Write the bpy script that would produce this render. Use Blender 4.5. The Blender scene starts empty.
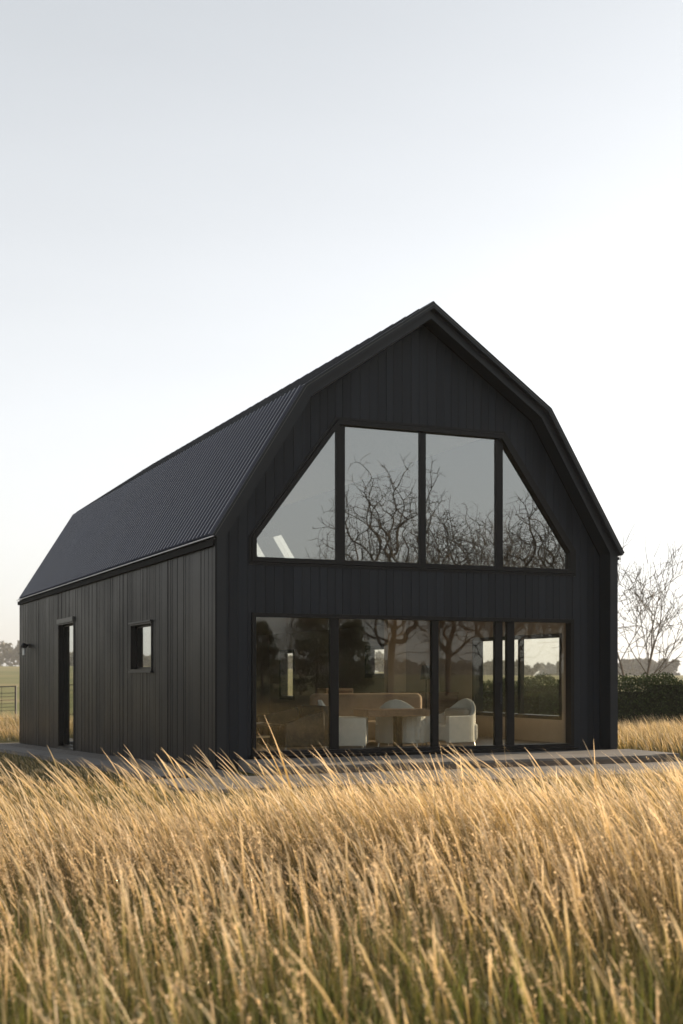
import bpy, math, random
import numpy as np
from mathutils import Vector

R = math.radians
sc = bpy.context.scene
COL = sc.collection

# ------------------------------------------------------------------ camera
YAW = 0.412
CAM = Vector((-6.07, -18.72, 1.489))
RIGHT = Vector((math.cos(YAW), -math.sin(YAW), 0))
FWD = Vector((math.sin(YAW), math.cos(YAW), 0))
cd = bpy.data.cameras.new('camera')
cam = bpy.data.objects.new('camera', cd)
COL.objects.link(cam)
cam.location = CAM
cam.rotation_euler = (R(90), 0, -YAW)
cd.sensor_fit = 'AUTO'
cd.sensor_width = 36
cd.lens = 44.4
cd.shift_y = 0.1593
cd.clip_start = 0.1
cd.clip_end = 3000
cd.dof.use_dof = True
cd.dof.focus_distance = 16.0
cd.dof.aperture_fstop = 2.7
sc.camera = cam

# ------------------------------------------------------------------ light
SUN_EL, SUN_AZ = 14.0, 11.0           # azimuth from +x towards +y
w = bpy.data.worlds.new('World')
sc.world = w
w.use_nodes = True
nt = w.node_tree
nt.nodes.clear()
sky = nt.nodes.new('ShaderNodeTexSky')
sky.sky_type = 'NISHITA'
sky.sun_disc = False
sky.sun_elevation = R(SUN_EL)
sky.sun_rotation = R(90 - SUN_AZ)
sky.air_density = 0.7
sky.dust_density = 2.2
sky.ozone_density = 1.0
bg = nt.nodes.new('ShaderNodeBackground')
bg.inputs['Strength'].default_value = 0.15
wo = nt.nodes.new('ShaderNodeOutputWorld')
veil = nt.nodes.new('ShaderNodeHueSaturation')      # thin high cloud veil takes most of the blue out
veil.inputs['Saturation'].default_value = 0.2
nt.links.new(sky.outputs[0], veil.inputs['Color'])
# thin bright overcast film: paler and warmer towards the horizon, faintly uneven
geo = nt.nodes.new('ShaderNodeTexCoord')
sep = nt.nodes.new('ShaderNodeSeparateXYZ')
nt.links.new(geo.outputs['Generated'], sep.inputs[0])
film = nt.nodes.new('ShaderNodeValToRGB')
film.color_ramp.elements[0].position = 0.0
film.color_ramp.elements[0].color = (1.0, 0.96, 0.86, 1)
film.color_ramp.elements[1].position = 0.62
film.color_ramp.elements[1].color = (0.575, 0.625, 0.675, 1)
e_ = film.color_ramp.elements.new(0.2)
e_.color = (0.93, 0.96, 0.98, 1)
nt.links.new(sep.outputs['Z'], film.inputs[0])
wn = nt.nodes.new('ShaderNodeTexNoise')
wn.inputs['Scale'].default_value = 1.6
wn.inputs['Detail'].default_value = 5
mpn = nt.nodes.new('ShaderNodeMapping')
mpn.inputs['Scale'].default_value = (1, 1, 3.5)
nt.links.new(geo.outputs['Generated'], mpn.inputs[0])
nt.links.new(mpn.outputs[0], wn.inputs['Vector'])
amt = nt.nodes.new('ShaderNodeMapRange')
amt.inputs['To Min'].default_value = 2.75
amt.inputs['To Max'].default_value = 3.75
nt.links.new(wn.outputs[0], amt.inputs[0])
scl = nt.nodes.new('ShaderNodeVectorMath')
scl.operation = 'SCALE'
nt.links.new(film.outputs[0], scl.inputs[0])
nt.links.new(amt.outputs[0], scl.inputs['Scale'])
mixs = nt.nodes.new('ShaderNodeMix')
mixs.data_type = 'RGBA'
mixs.inputs['Factor'].default_value = 0.6
nt.links.new(veil.outputs[0], mixs.inputs['A'])
nt.links.new(scl.outputs[0], mixs.inputs['B'])
nt.links.new(mixs.outputs['Result'], bg.inputs[0])
nt.links.new(bg.outputs[0], wo.inputs[0])

sl = bpy.data.lights.new('sun', 'SUN')
sl.energy = 4.6
sl.angle = R(0.6)
sl.color = (1.0, 0.785, 0.53)
sun = bpy.data.objects.new('sun', sl)
COL.objects.link(sun)
sdir = Vector((math.cos(R(SUN_EL)) * math.cos(R(SUN_AZ)), math.cos(R(SUN_EL)) * math.sin(R(SUN_AZ)), math.sin(R(SUN_EL))))
sun.rotation_euler = sdir.to_track_quat('Z', 'Y').to_euler()

sc.view_settings.view_transform = 'Standard'
sc.view_settings.look = 'None'
sc.view_settings.gamma = 1
sc.view_settings.exposure = 1.0
sc.cycles.volume_bounces = 0
sc.cycles.max_bounces = 8
sc.cycles.transparent_max_bounces = 16
sc.cycles.use_denoising = True

rng = np.random.default_rng(7)
random.seed(7)


# ------------------------------------------------------------------ helpers
class MB:
    def __init__(self):
        self.v, self.f = [], []

    def raw(self, vs, fs):
        b = len(self.v)
        self.v += [tuple(p) for p in vs]
        self.f += [tuple(i + b for i in q) for q in fs]

    def box(self, x0, x1, y0, y1, z0, z1):
        self.raw([(x0, y0, z0), (x1, y0, z0), (x1, y1, z0), (x0, y1, z0), (x0, y0, z1), (x1, y0, z1), (x1, y1, z1), (x0, y1, z1)],
                 [(0, 3, 2, 1), (4, 5, 6, 7), (0, 1, 5, 4), (1, 2, 6, 5), (2, 3, 7, 6), (3, 0, 4, 7)])

    def prism(self, poly, y0, y1):
        """poly: (x, z) points, extruded along y"""
        n = len(poly)
        vs = [(x, y0, z) for x, z in poly] + [(x, y1, z) for x, z in poly]
        fs = [tuple(range(n)), tuple(range(2 * n - 1, n - 1, -1))]
        fs += [(i, n + i, n + (i + 1) % n, (i + 1) % n) for i in range(n)]
        self.raw(vs, fs)

    def tube(self, pts, rad, k=6):
        pts = [Vector(p) for p in pts]
        b = len(self.v)
        prev = None
        for i, p in enumerate(pts):
            d = (pts[min(i + 1, len(pts) - 1)] - pts[max(i - 1, 0)]).normalized()
            if prev is None:
                a = d.orthogonal().normalized()
            else:
                a = (prev - d * prev.dot(d))
                a = a.normalized() if a.length > 1e-6 else d.orthogonal().normalized()
            prev = a
            c = d.cross(a)
            r = rad[i] if hasattr(rad, '__len__') else rad
            for j in range(k):
                t = 2 * math.pi * j / k
                self.v.append(tuple(p + a * (r * math.cos(t)) + c * (r * math.sin(t))))
        for i in range(len(pts) - 1):
            for j in range(k):
                q = b + i * k
                self.f.append((q + j, q + (j + 1) % k, q + k + (j + 1) % k, q + k + j))
        self.f.append(tuple(b + j for j in range(k))[::-1])
        e = b + (len(pts) - 1) * k
        self.f.append(tuple(e + j for j in range(k)))

    def build(self, name, m, parent=None, bevel=0, segs=2):
        me = bpy.data.meshes.new(name)
        me.from_pydata(self.v, [], self.f)
        me.update()
        import bmesh
        bm = bmesh.new()
        bm.from_mesh(me)
        bmesh.ops.recalc_face_normals(bm, faces=bm.faces)
        bm.to_mesh(me)
        bm.free()
        me.materials.append(m)
        o = bpy.data.objects.new(name, me)
        COL.objects.link(o)
        if parent is not None:
            o.parent = parent
            o.matrix_parent_inverse = parent.matrix_basis.inverted()
        if bevel:
            md = o.modifiers.new('bevel', 'BEVEL')
            md.width = bevel
            md.segments = segs
            md.limit_method = 'ANGLE'
            for p in me.polygons:
                p.use_smooth = True
            wn = o.modifiers.new('wn', 'WEIGHTED_NORMAL')
        return o


def tag(o, label, cat, group=None, kind=None):
    if label: o['label'] = label
    if cat: o['category'] = cat
    if group: o['group'] = group
    if kind: o['kind'] = kind
    return o


def empty(name, loc, rz=0.0):
    o = bpy.data.objects.new(name, None)
    COL.objects.link(o)
    o.location = loc
    o.rotation_euler.z = rz
    bpy.context.view_layer.update()
    return o


def big_mesh(name, V, F, m, parent=None, tint=None, smooth=False):
    """V (n,3) floats, F (m,4) ints, tint (n,4) point colours"""
    me = bpy.data.meshes.new(name)
    me.vertices.add(len(V))
    me.vertices.foreach_set('co', V.astype(np.float32).ravel())
    k = F.shape[1]
    me.loops.add(F.size)
    me.loops.foreach_set('vertex_index', F.astype(np.int32).ravel())
    me.polygons.add(len(F))
    me.polygons.foreach_set('loop_start', np.arange(0, F.size, k, dtype=np.int32))
    me.polygons.foreach_set('loop_total', np.full(len(F), k, dtype=np.int32))
    if smooth:
        me.polygons.foreach_set('use_smooth', np.ones(len(F), dtype=bool))
    me.update(calc_edges=True)
    if tint is not None:
        ca = me.color_attributes.new('tint', 'FLOAT_COLOR', 'POINT')
        ca.data.foreach_set('color', tint.astype(np.float32).ravel())
    me.materials.append(m)
    o = bpy.data.objects.new(name, me)
    COL.objects.link(o)
    if parent is not None:
        o.parent = parent
        o.matrix_parent_inverse = parent.matrix_basis.inverted()
    return o


# ------------------------------------------------------------------ materials
def newmat(name):
    m = bpy.data.materials.new(name)
    m.use_nodes = True
    return m, m.node_tree, m.node_tree.nodes['Principled BSDF']


def N(t, kind, **kw):
    n = t.nodes.new(kind)
    for k, v in kw.items():
        setattr(n, k, v)
    return n


def plain(name, col, rough=0.5, metal=0.0, var=0.15, scale=4.0, bump=0.0, bscale=60.0, spec=0.5, stretch=(1, 1, 1)):
    m, t, p = newmat(name)
    tc = N(t, 'ShaderNodeTexCoord')
    mp = N(t, 'ShaderNodeMapping')
    mp.inputs['Scale'].default_value = stretch
    t.links.new(tc.outputs['Object'], mp.inputs[0])
    no = N(t, 'ShaderNodeTexNoise')
    no.inputs['Scale'].default_value = scale
    no.inputs['Detail'].default_value = 6
    t.links.new(mp.outputs[0], no.inputs['Vector'])
    cr = N(t, 'ShaderNodeValToRGB')
    cr.color_ramp.elements[0].position = 0.3
    cr.color_ramp.elements[1].position = 0.7
    cr.color_ramp.elements[0].color = (*[c * (1 - var) for c in col], 1)
    cr.color_ramp.elements[1].color = (*[min(1, c * (1 + var)) for c in col], 1)
    t.links.new(no.outputs[0], cr.inputs[0])
    t.links.new(cr.outputs[0], p.inputs['Base Color'])
    rr = N(t, 'ShaderNodeMapRange')
    rr.inputs['To Min'].default_value = max(0, rough - 0.08)
    rr.inputs['To Max'].default_value = min(1, rough + 0.08)
    t.links.new(no.outputs[0], rr.inputs[0])
    t.links.new(rr.outputs[0], p.inputs['Roughness'])
    p.inputs['Metallic'].default_value = metal
    p.inputs['Specular IOR Level'].default_value = spec
    if bump:
        nb = N(t, 'ShaderNodeTexNoise')
        nb.inputs['Scale'].default_value = bscale
        nb.inputs['Detail'].default_value = 4
        t.links.new(mp.outputs[0], nb.inputs['Vector'])
        bp = N(t, 'ShaderNodeBump')
        bp.inputs['Strength'].default_value = bump
        bp.inputs['Distance'].default_value = 0.01
        t.links.new(nb.outputs[0], bp.inputs['Height'])
        t.links.new(bp.outputs[0], p.inputs['Normal'])
    return m


def cladding_mat(name, c0, c1, rough, spec=0.22):
    """stained boards: tone differs per board (islands) plus weathered streaks along the grain"""
    m, t, p = newmat(name)
    ge = N(t, 'ShaderNodeNewGeometry')
    tc = N(t, 'ShaderNodeTexCoord')
    mp = N(t, 'ShaderNodeMapping')
    mp.inputs['Scale'].default_value = (30, 30, 0.7)
    t.links.new(tc.outputs['Object'], mp.inputs[0])
    no = N(t, 'ShaderNodeTexNoise')
    no.inputs['Scale'].default_value = 1.0
    no.inputs['Detail'].default_value = 5
    t.links.new(mp.outputs[0], no.inputs['Vector'])
    n2 = N(t, 'ShaderNodeTexNoise')
    n2.inputs['Scale'].default_value = 0.6
    n2.inputs['Detail'].default_value = 4
    t.links.new(tc.outputs['Object'], n2.inputs['Vector'])
    a = N(t, 'ShaderNodeMath', operation='MULTIPLY_ADD')
    a.inputs[1].default_value = 0.5
    t.links.new(ge.outputs['Random Per Island'], a.inputs[0])
    b = N(t, 'ShaderNodeMath', operation='MULTIPLY')
    b.inputs[1].default_value = 0.55
    t.links.new(no.outputs[0], b.inputs[0])
    t.links.new(b.outputs[0], a.inputs[2])
    mx = N(t, 'ShaderNodeMix', data_type='RGBA')
    mx.inputs['A'].default_value = (*c0, 1)
    mx.inputs['B'].default_value = (*c1, 1)
    t.links.new(a.outputs[0], mx.inputs['Factor'])
    t.links.new(mx.outputs['Result'], p.inputs['Base Color'])
    p.inputs['Specular IOR Level'].default_value = spec
    rr = N(t, 'ShaderNodeMapRange')
    rr.inputs['To Min'].default_value = rough - 0.12
    rr.inputs['To Max'].default_value = rough + 0.15
    t.links.new(n2.outputs[0], rr.inputs[0])
    t.links.new(rr.outputs[0], p.inputs['Roughness'])
    bp = N(t, 'ShaderNodeBump')
    bp.inputs['Strength'].default_value = 0.25
    bp.inputs['Distance'].default_value = 0.004
    t.links.new(no.outputs[0], bp.inputs['Height'])
    t.links.new(bp.outputs[0], p.inputs['Normal'])
    return m


def glass_mat(name, tint, refl):
    m = bpy.data.materials.new(name)
    m.use_nodes = True
    t = m.node_tree
    t.nodes.clear()
    out = N(t, 'ShaderNodeOutputMaterial')
    tr = N(t, 'ShaderNodeBsdfTransparent')
    tr.inputs[0].default_value = (*tint, 1)
    gl = N(t, 'ShaderNodeBsdfGlossy')
    gl.inputs['Roughness'].default_value = 0.0
    gl.inputs['Color'].default_value = (0.93, 0.97, 0.95, 1)
    fr = N(t, 'ShaderNodeFresnel')
    fr.inputs['IOR'].default_value = 1.5
    ad = N(t, 'ShaderNodeMath', operation='ADD', use_clamp=True)
    ad.inputs[1].default_value = refl
    mx = N(t, 'ShaderNodeMixShader')
    tc = N(t, 'ShaderNodeTexCoord')
    no = N(t, 'ShaderNodeTexNoise')
    no.inputs['Scale'].default_value = 0.9
    no.inputs['Detail'].default_value = 1
    t.links.new(tc.outputs['Object'], no.inputs['Vector'])
    bp = N(t, 'ShaderNodeBump')
    bp.inputs['Strength'].default_value = 0.12
    bp.inputs['Distance'].default_value = 0.01
    t.links.new(no.outputs[0], bp.inputs['Height'])
    t.links.new(bp.outputs[0], gl.inputs['Normal'])
    ge = N(t, 'ShaderNodeNewGeometry')          # a pane reflects once, at the face it is met on
    iv = N(t, 'ShaderNodeMath', operation='SUBTRACT')
    iv.inputs[0].default_value = 1.0
    mu_ = N(t, 'ShaderNodeMath', operation='MULTIPLY')
    t.links.new(ge.outputs['Backfacing'], iv.inputs[1])
    t.links.new(fr.outputs[0], ad.inputs[0])
    t.links.new(ad.outputs[0], mu_.inputs[0])
    t.links.new(iv.outputs[0], mu_.inputs[1])
    t.links.new(mu_.outputs[0], mx.inputs[0])
    t.links.new(tr.outputs[0], mx.inputs[1])
    t.links.new(gl.outputs[0], mx.inputs[2])
    t.links.new(mx.outputs[0], out.inputs[0])
    return m


def leafy_mat(name, stops, trans=0.4, rough=0.6, patch=None, gloss=0.05):
    """tint.r = random, tint.g = position along the blade; grass base-to-tip colours are its own tones plus painted depth shade"""
    m = bpy.data.materials.new(name)
    m.use_nodes = True
    t = m.node_tree
    t.nodes.clear()
    out = N(t, 'ShaderNodeOutputMaterial')
    at = N(t, 'ShaderNodeAttribute', attribute_name='tint')
    se = N(t, 'ShaderNodeSeparateColor')
    t.links.new(at.outputs['Color'], se.inputs[0])
    cols = []
    for st in stops:                                    # one ramp per plant condition, mixed by tint.b
        cr = N(t, 'ShaderNodeValToRGB')
        while len(cr.color_ramp.elements) < len(st):
            cr.color_ramp.elements.new(0.5)
        for e, (pp, c) in zip(cr.color_ramp.elements, st):
            e.position = pp
            e.color = (*c, 1)
        t.links.new(se.outputs[1], cr.inputs[0])
        cols.append(cr.outputs[0])
    c = cols[0]
    if len(cols) > 1:
        mx = N(t, 'ShaderNodeMix', data_type='RGBA')
        t.links.new(se.outputs[2], mx.inputs['Factor'])
        t.links.new(cols[0], mx.inputs['A'])
        t.links.new(cols[1], mx.inputs['B'])
        c = mx.outputs['Result']
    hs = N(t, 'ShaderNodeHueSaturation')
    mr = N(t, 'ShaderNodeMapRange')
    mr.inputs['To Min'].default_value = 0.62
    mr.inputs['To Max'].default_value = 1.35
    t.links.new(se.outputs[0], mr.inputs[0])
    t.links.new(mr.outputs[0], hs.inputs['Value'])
    t.links.new(c, hs.inputs['Color'])
    df = N(t, 'ShaderNodeBsdfDiffuse')
    tl = N(t, 'ShaderNodeBsdfTranslucent')
    t.links.new(hs.outputs[0], df.inputs[0])
    t.links.new(hs.outputs[0], tl.inputs[0])
    m1 = N(t, 'ShaderNodeMixShader')
    m1.inputs[0].default_value = trans
    t.links.new(df.outputs[0], m1.inputs[1])
    t.links.new(tl.outputs[0], m1.inputs[2])
    g = N(t, 'ShaderNodeBsdfGlossy')
    g.inputs['Roughness'].default_value = rough
    m2 = N(t, 'ShaderNodeMixShader')
    m2.inputs[0].default_value = gloss
    t.links.new(m1.outputs[0], m2.inputs[1])
    t.links.new(g.outputs[0], m2.inputs[2])
    t.links.new(m2.outputs[0], out.inputs[0])
    return m


def ground_mat():
    m, t, p = newmat('ground_soil')
    ge = N(t, 'ShaderNodeNewGeometry')
    def noise(s, d=6):
        n = N(t, 'ShaderNodeTexNoise')
        n.inputs['Scale'].default_value = s
        n.inputs['Detail'].default_value = d
        t.links.new(ge.outputs['Position'], n.inputs['Vector'])
        return n
    def ramp(fac, stops):
        cr = N(t, 'ShaderNodeValToRGB')
        while len(cr.color_ramp.elements) < len(stops):
            cr.color_ramp.elements.new(0.5)
        for e, (pp, c) in zip(cr.color_ramp.elements, stops):
            e.position = pp
            e.color = (*c, 1)
        t.links.new(fac, cr.inputs[0])
        return cr.outputs[0]
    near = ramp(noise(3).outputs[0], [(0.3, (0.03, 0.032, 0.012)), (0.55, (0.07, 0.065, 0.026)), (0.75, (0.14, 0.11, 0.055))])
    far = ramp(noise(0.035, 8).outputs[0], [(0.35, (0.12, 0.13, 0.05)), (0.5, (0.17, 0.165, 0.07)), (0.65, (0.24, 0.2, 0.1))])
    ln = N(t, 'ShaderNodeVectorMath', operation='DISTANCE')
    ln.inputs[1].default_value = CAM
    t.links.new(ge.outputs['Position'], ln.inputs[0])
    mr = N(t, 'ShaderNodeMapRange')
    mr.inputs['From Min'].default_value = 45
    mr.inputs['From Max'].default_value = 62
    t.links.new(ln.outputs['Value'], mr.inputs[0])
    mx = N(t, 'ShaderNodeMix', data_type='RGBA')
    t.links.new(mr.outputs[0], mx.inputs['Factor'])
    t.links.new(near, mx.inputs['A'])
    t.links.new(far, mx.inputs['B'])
    t.links.new(mx.outputs['Result'], p.inputs['Base Color'])
    p.inputs['Roughness'].default_value = 0.95
    p.inputs['Specular IOR Level'].default_value = 0.1
    bp = N(t, 'ShaderNodeBump')
    bp.inputs['Strength'].default_value = 0.8
    bp.inputs['Distance'].default_value = 0.05
    t.links.new(noise(14).outputs[0], bp.inputs['Height'])
    t.links.new(bp.outputs[0], p.inputs['Normal'])
    return m


M = {}
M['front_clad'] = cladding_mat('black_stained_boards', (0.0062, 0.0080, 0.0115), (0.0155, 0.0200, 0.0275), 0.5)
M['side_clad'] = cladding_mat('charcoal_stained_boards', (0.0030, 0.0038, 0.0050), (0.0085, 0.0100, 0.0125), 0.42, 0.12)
M['frame'] = plain('black_powder_coat', (0.004, 0.004, 0.0045), 0.42, var=0.1, spec=0.22)
M['trim'] = plain('charcoal_flashing', (0.0105, 0.0130, 0.0165), 0.45, var=0.2, scale=1.5, spec=0.3)
M['trim2'] = plain('weathered_flashing', (0.07, 0.07, 0.064), 0.5, var=0.15)
M['drip'] = plain('bare_metal_edge', (0.30, 0.30, 0.31), 0.35, metal=0.8, var=0.1)
M['roof'] = plain('corrugated_black_steel', (0.060, 0.064, 0.085), 0.33, metal=0.55, var=0.18, scale=0.8, bump=0.1, bscale=8)
M['roof_flat'] = plain('smooth_black_steel', (0.03, 0.032, 0.038), 0.45, metal=0.3, var=0.15, scale=0.8)
M['under'] = plain('roof_underboard', (0.006, 0.006, 0.0065), 0.8, spec=0.1)
M['concrete'] = plain('grey_concrete', (0.125, 0.115, 0.105), 0.85, var=0.25, scale=1.8, bump=0.3, bscale=80)
M['kerb'] = plain('brown_timber_riser', (0.10, 0.075, 0.055), 0.75, var=0.3, scale=3, stretch=(1, 1, 12), bump=0.3)
M['int_wall'] = plain('warm_plaster', (0.42, 0.355, 0.295), 0.9, var=0.05)
M['pale_wall'] = plain('cream_plaster', (0.72, 0.62, 0.47), 0.9, var=0.05)
M['int_floor'] = plain('oak_floor', (0.13, 0.10, 0.08), 0.5, var=0.25, scale=2, stretch=(12, 1, 1))
M['ceil'] = plain('off_white_ceiling', (0.68, 0.63, 0.56), 0.9, var=0.04)
M['sofa'] = plain('taupe_upholstery', (0.36, 0.265, 0.19), 0.95, var=0.12, scale=6, bump=0.3, bscale=150)
M['white_fab'] = plain('off_white_boucle', (0.50, 0.52, 0.52), 0.95, var=0.06, scale=8, bump=0.5, bscale=180)
M['black_fab'] = plain('black_upholstery', (0.012, 0.012, 0.013), 0.7, var=0.2, scale=5)
M['wood'] = plain('walnut', (0.17, 0.105, 0.065), 0.5, var=0.25, scale=3, stretch=(1, 10, 10))
M['light_wood'] = plain('pale_ash', (0.5, 0.36, 0.22), 0.5, var=0.15, scale=3, stretch=(1, 10, 10))
M['steel'] = plain('brushed_steel', (0.5, 0.5, 0.5), 0.3, metal=1.0, var=0.08)
M['ground'] = ground_mat()
M['glass'] = glass_mat('clear_glass', (0.95, 0.95, 0.92), 0.05)
M['glass_up'] = glass_mat('coated_upper_glass', (0.88, 0.87, 0.83), 0.27)
M['glass_side'] = glass_mat('coated_side_glass', (0.75, 0.73, 0.68), 0.38)
M['bark'] = plain('grey_brown_bark', (0.11, 0.085, 0.062), 0.9, var=0.3, scale=6, bump=0.5, bscale=30)
M['wire'] = plain('dark_fence_steel', (0.05, 0.047, 0.042), 0.6, var=0.2)
M['straw'] = leafy_mat('dry_wild_grass', [  # greener bases are real; their extra darkness is depth shade put into the colour
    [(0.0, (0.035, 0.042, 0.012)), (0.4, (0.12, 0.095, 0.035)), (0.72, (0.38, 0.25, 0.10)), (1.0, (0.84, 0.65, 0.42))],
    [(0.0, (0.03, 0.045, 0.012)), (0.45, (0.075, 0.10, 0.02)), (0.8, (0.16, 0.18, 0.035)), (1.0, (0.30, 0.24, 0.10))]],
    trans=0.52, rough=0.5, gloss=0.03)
M['leaf_dark'] = leafy_mat('evergreen_leaves', [[(0.0, (0.04, 0.062, 0.018)), (1.0, (0.08, 0.105, 0.03))]], trans=0.25)
M['leaf_autumn'] = leafy_mat('autumn_leaves', [[(0.0, (0.28, 0.12, 0.03)), (1.0, (0.42, 0.23, 0.06))]], trans=0.4)
M['wood_far'] = leafy_mat('distant_foliage', [[(0.0, (0.05, 0.05, 0.028)), (1.0, (0.09, 0.085, 0.05))]], trans=0.2)


def gravel_mat():
    m, t, p = newmat('gravel')
    tc = N(t, 'ShaderNodeTexCoord')
    vo = N(t, 'ShaderNodeTexVoronoi')
    vo.inputs['Scale'].default_value = 28
    t.links.new(tc.outputs['Object'], vo.inputs['Vector'])
    cr = N(t, 'ShaderNodeValToRGB')
    cr.color_ramp.elements[0].color = (0.03, 0.028, 0.025, 1)
    cr.color_ramp.elements[1].color = (0.20, 0.18, 0.16, 1)
    t.links.new(vo.outputs['Color'], cr.inputs[0])
    t.links.new(cr.outputs[0], p.inputs['Base Color'])
    bp = N(t, 'ShaderNodeBump')
    bp.inputs['Distance'].default_value = 0.03
    bp.invert = True
    t.links.new(vo.outputs['Distance'], bp.inputs['Height'])
    t.links.new(bp.outputs[0], p.inputs['Normal'])
    p.inputs['Roughness'].default_value = 0.9
    return m


M['gravel'] = gravel_mat()


def add_joints(m):
    """slab joints every 0.8 m"""
    t = m.node_tree
    p = t.nodes['Principled BSDF']
    ge = N(t, 'ShaderNodeNewGeometry')
    br = N(t, 'ShaderNodeTexBrick')
    br.offset = 0.0
    br.inputs['Scale'].default_value = 1.0
    br.inputs['Brick Width'].default_value = 0.8
    br.inputs['Row Height'].default_value = 0.8
    br.inputs['Mortar Size'].default_value = 0.008
    br.inputs['Color1'].default_value = (1, 1, 1, 1)
    br.inputs['Color2'].default_value = (0.8, 0.8, 0.8, 1)
    br.inputs['Mortar'].default_value = (0.25, 0.24, 0.22, 1)
    t.links.new(ge.outputs['Position'], br.inputs['Vector'])
    mx = N(t, 'ShaderNodeMix', data_type='RGBA', blend_type='MULTIPLY')
    mx.inputs['Factor'].default_value = 1
    src = p.inputs['Base Color'].links[0].from_socket
    t.links.new(src, mx.inputs['A'])
    t.links.new(br.outputs['Color'], mx.inputs['B'])
    t.links.new(mx.outputs['Result'], p.inputs['Base Color'])


add_joints(M['concrete'])


# ------------------------------------------------------------------ terrain
def sstep(a, b, x):
    t = np.clip((x - a) / (b - a), 0, 1)
    return t * t * (3 - 2 * t)


def gz(x, y):
    """ground height"""
    x = np.asarray(x, float)
    y = np.asarray(y, float)
    d = np.hypot(x - CAM.x, y - CAM.y)
    z = -0.5 * np.clip(y / 18.0, 0, 1)
    lat = (x - CAM.x) * RIGHT.x + (y - CAM.y) * RIGHT.y
    z = z + 6.0 * sstep(70, 620, d) * (1 - 0.7 * sstep(-80, 90, lat))
    away = sstep(0.3, 3.0, np.maximum(np.maximum(-3.6 - y, y - 22), np.maximum(-2.2 - x, x - 14)))
    z = z + away * (0.05 * np.sin(x * 1.3 + 0.7 * y) * np.cos(y * 1.1) + 0.03 * np.sin(x * 3.1 - y * 2.3))
    return z


na = 240
rr_ = np.concatenate([[0.0], np.geomspace(0.6, 900, 160)])
an = np.linspace(0, 2 * np.pi, na, endpoint=False)
RR, AA = np.meshgrid(rr_, an, indexing='ij')
GX = CAM.x + RR * np.cos(AA)
GY = CAM.y + RR * np.sin(AA)
V = np.stack([GX, GY, gz(GX, GY)], -1).reshape(-1, 3)
ii, jj = np.meshgrid(np.arange(len(rr_) - 1), np.arange(na), indexing='ij')
F = np.stack([ii * na + jj, (ii + 1) * na + jj, (ii + 1) * na + (jj + 1) % na, ii * na + (jj + 1) % na], -1).reshape(-1, 4)
ground = big_mesh('ground', V, F, M['ground'], smooth=True)
ground['kind'] = 'structure'


def strip(name, x0, x1, y0, y1, lift, thick, m, n=24):
    b = MB()
    ys = np.linspace(y0, y1, n + 1)
    for a, c in zip(ys[:-1], ys[1:]):
        za, zc = -0.5 * min(max(a / 18, 0), 1), -0.5 * min(max(c / 18, 0), 1)
        b.raw([(x0, a, za - thick), (x1, a, za - thick), (x1, c, zc - thick), (x0, c, zc - thick),
               (x0, a, za + lift), (x1, a, za + lift), (x1, c, zc + lift), (x0, c, zc + lift)],
              [(4, 5, 6, 7), (3, 0, 4, 7), (1, 2, 6, 5)] + ([(0, 1, 5, 4)] if a == ys[0] else []) + ([(2, 3, 7, 6)] if c == ys[-1] else []))
    o = b.build(name, m)
    o['kind'] = 'structure'
    return o


strip('gravel_bed', -0.93, 0.02, -1.6, 18.6, 0.03, 0.1, M['gravel'])
strip('path', -1.5, -0.935, -1.6, 19.5, 0.08, 0.1, M['concrete'])
b = MB()
b.box(-1.5, 14.5, -3.5, -1.66, -0.1, 0.05)
o = b.build('paving', M['concrete'], bevel=0.01)
o['kind'] = 'structure'
b = MB()
b.box(0.35, 7.15, -1.63, 0.02, -0.05, 0.165)
b.box(7.15, 7.75, -1.4, 0.02, -0.05, 0.163)
terrace = b.build('terrace', M['concrete'], bevel=0.012)
tag(terrace, 'low grey concrete terrace slab with brown riser below the glazed front', 'terrace')
b = MB()
b.box(0.33, 7.17, -1.66, -1.633, -0.02, 0.125)
b.box(7.153, 7.17, -1.633, -1.42, -0.02, 0.12)
b.build('riser', M['kerb'], terrace)

# ------------------------------------------------------------------ the barn house
house = empty('barn_house', (3.75, 0, 0))
tag(house, 'black gambrel-roofed barn house with a glazed front gable', 'house')
W, ZB = 7.5, -0.6
S = [(-0.06, 3.65), (1.47, 6.10), (3.75, 7.66), (6.03, 6.10), (7.56, 3.65)]


def offset(P, d):
    """shift the roofline polyline inwards by d, mitred"""
    P = [Vector(p) for p in P]
    nrm = []
    for a, c in zip(P[:-1], P[1:]):
        t = (c - a).normalized()
        nrm.append(Vector((t.y, -t.x)))
    out = []
    for i, p in enumerate(P):
        if i == 0: q = p + nrm[0] * d
        elif i == len(P) - 1: q = p + nrm[-1] * d
        else:
            n = (nrm[i - 1] + nrm[i]).normalized()
            q = p + n * (d / n.dot(nrm[i]))
        out.append((q.x, q.y))
    return out


def roof_z(off, x):
    P = offset(S, off)
    x = min(max(x, P[0][0] - 5), P[-1][0] + 5)
    segs = list(zip(P[:-1], P[1:]))
    for k, ((xa, za), (xb, zb)) in enumerate(segs):
        if x <= xb or k == len(segs) - 1:
            return za + (zb - za) * (x - xa) / (xb - xa)


O1, O2 = offset(S, 0.04), offset(S, 0.18)
TH = 0.155
outer = [(0, -0.12), (0, roof_z(0.04, 0))] + O1[1:4] + [(W, roof_z(0.04, W)), (W, -0.12)]
inner = [(TH, -0.12), (TH, roof_z(0.18, TH))] + O2[1:4] + [(W - TH, roof_z(0.18, W - TH)), (W - TH, -0.12)]
b = MB()
for i in range(len(outer) - 1):
    b.prism([outer[i], outer[i + 1], inner[i + 1], inner[i]], 0.0, 0.315)
b.build('fascia', M['trim'], house)

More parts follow.
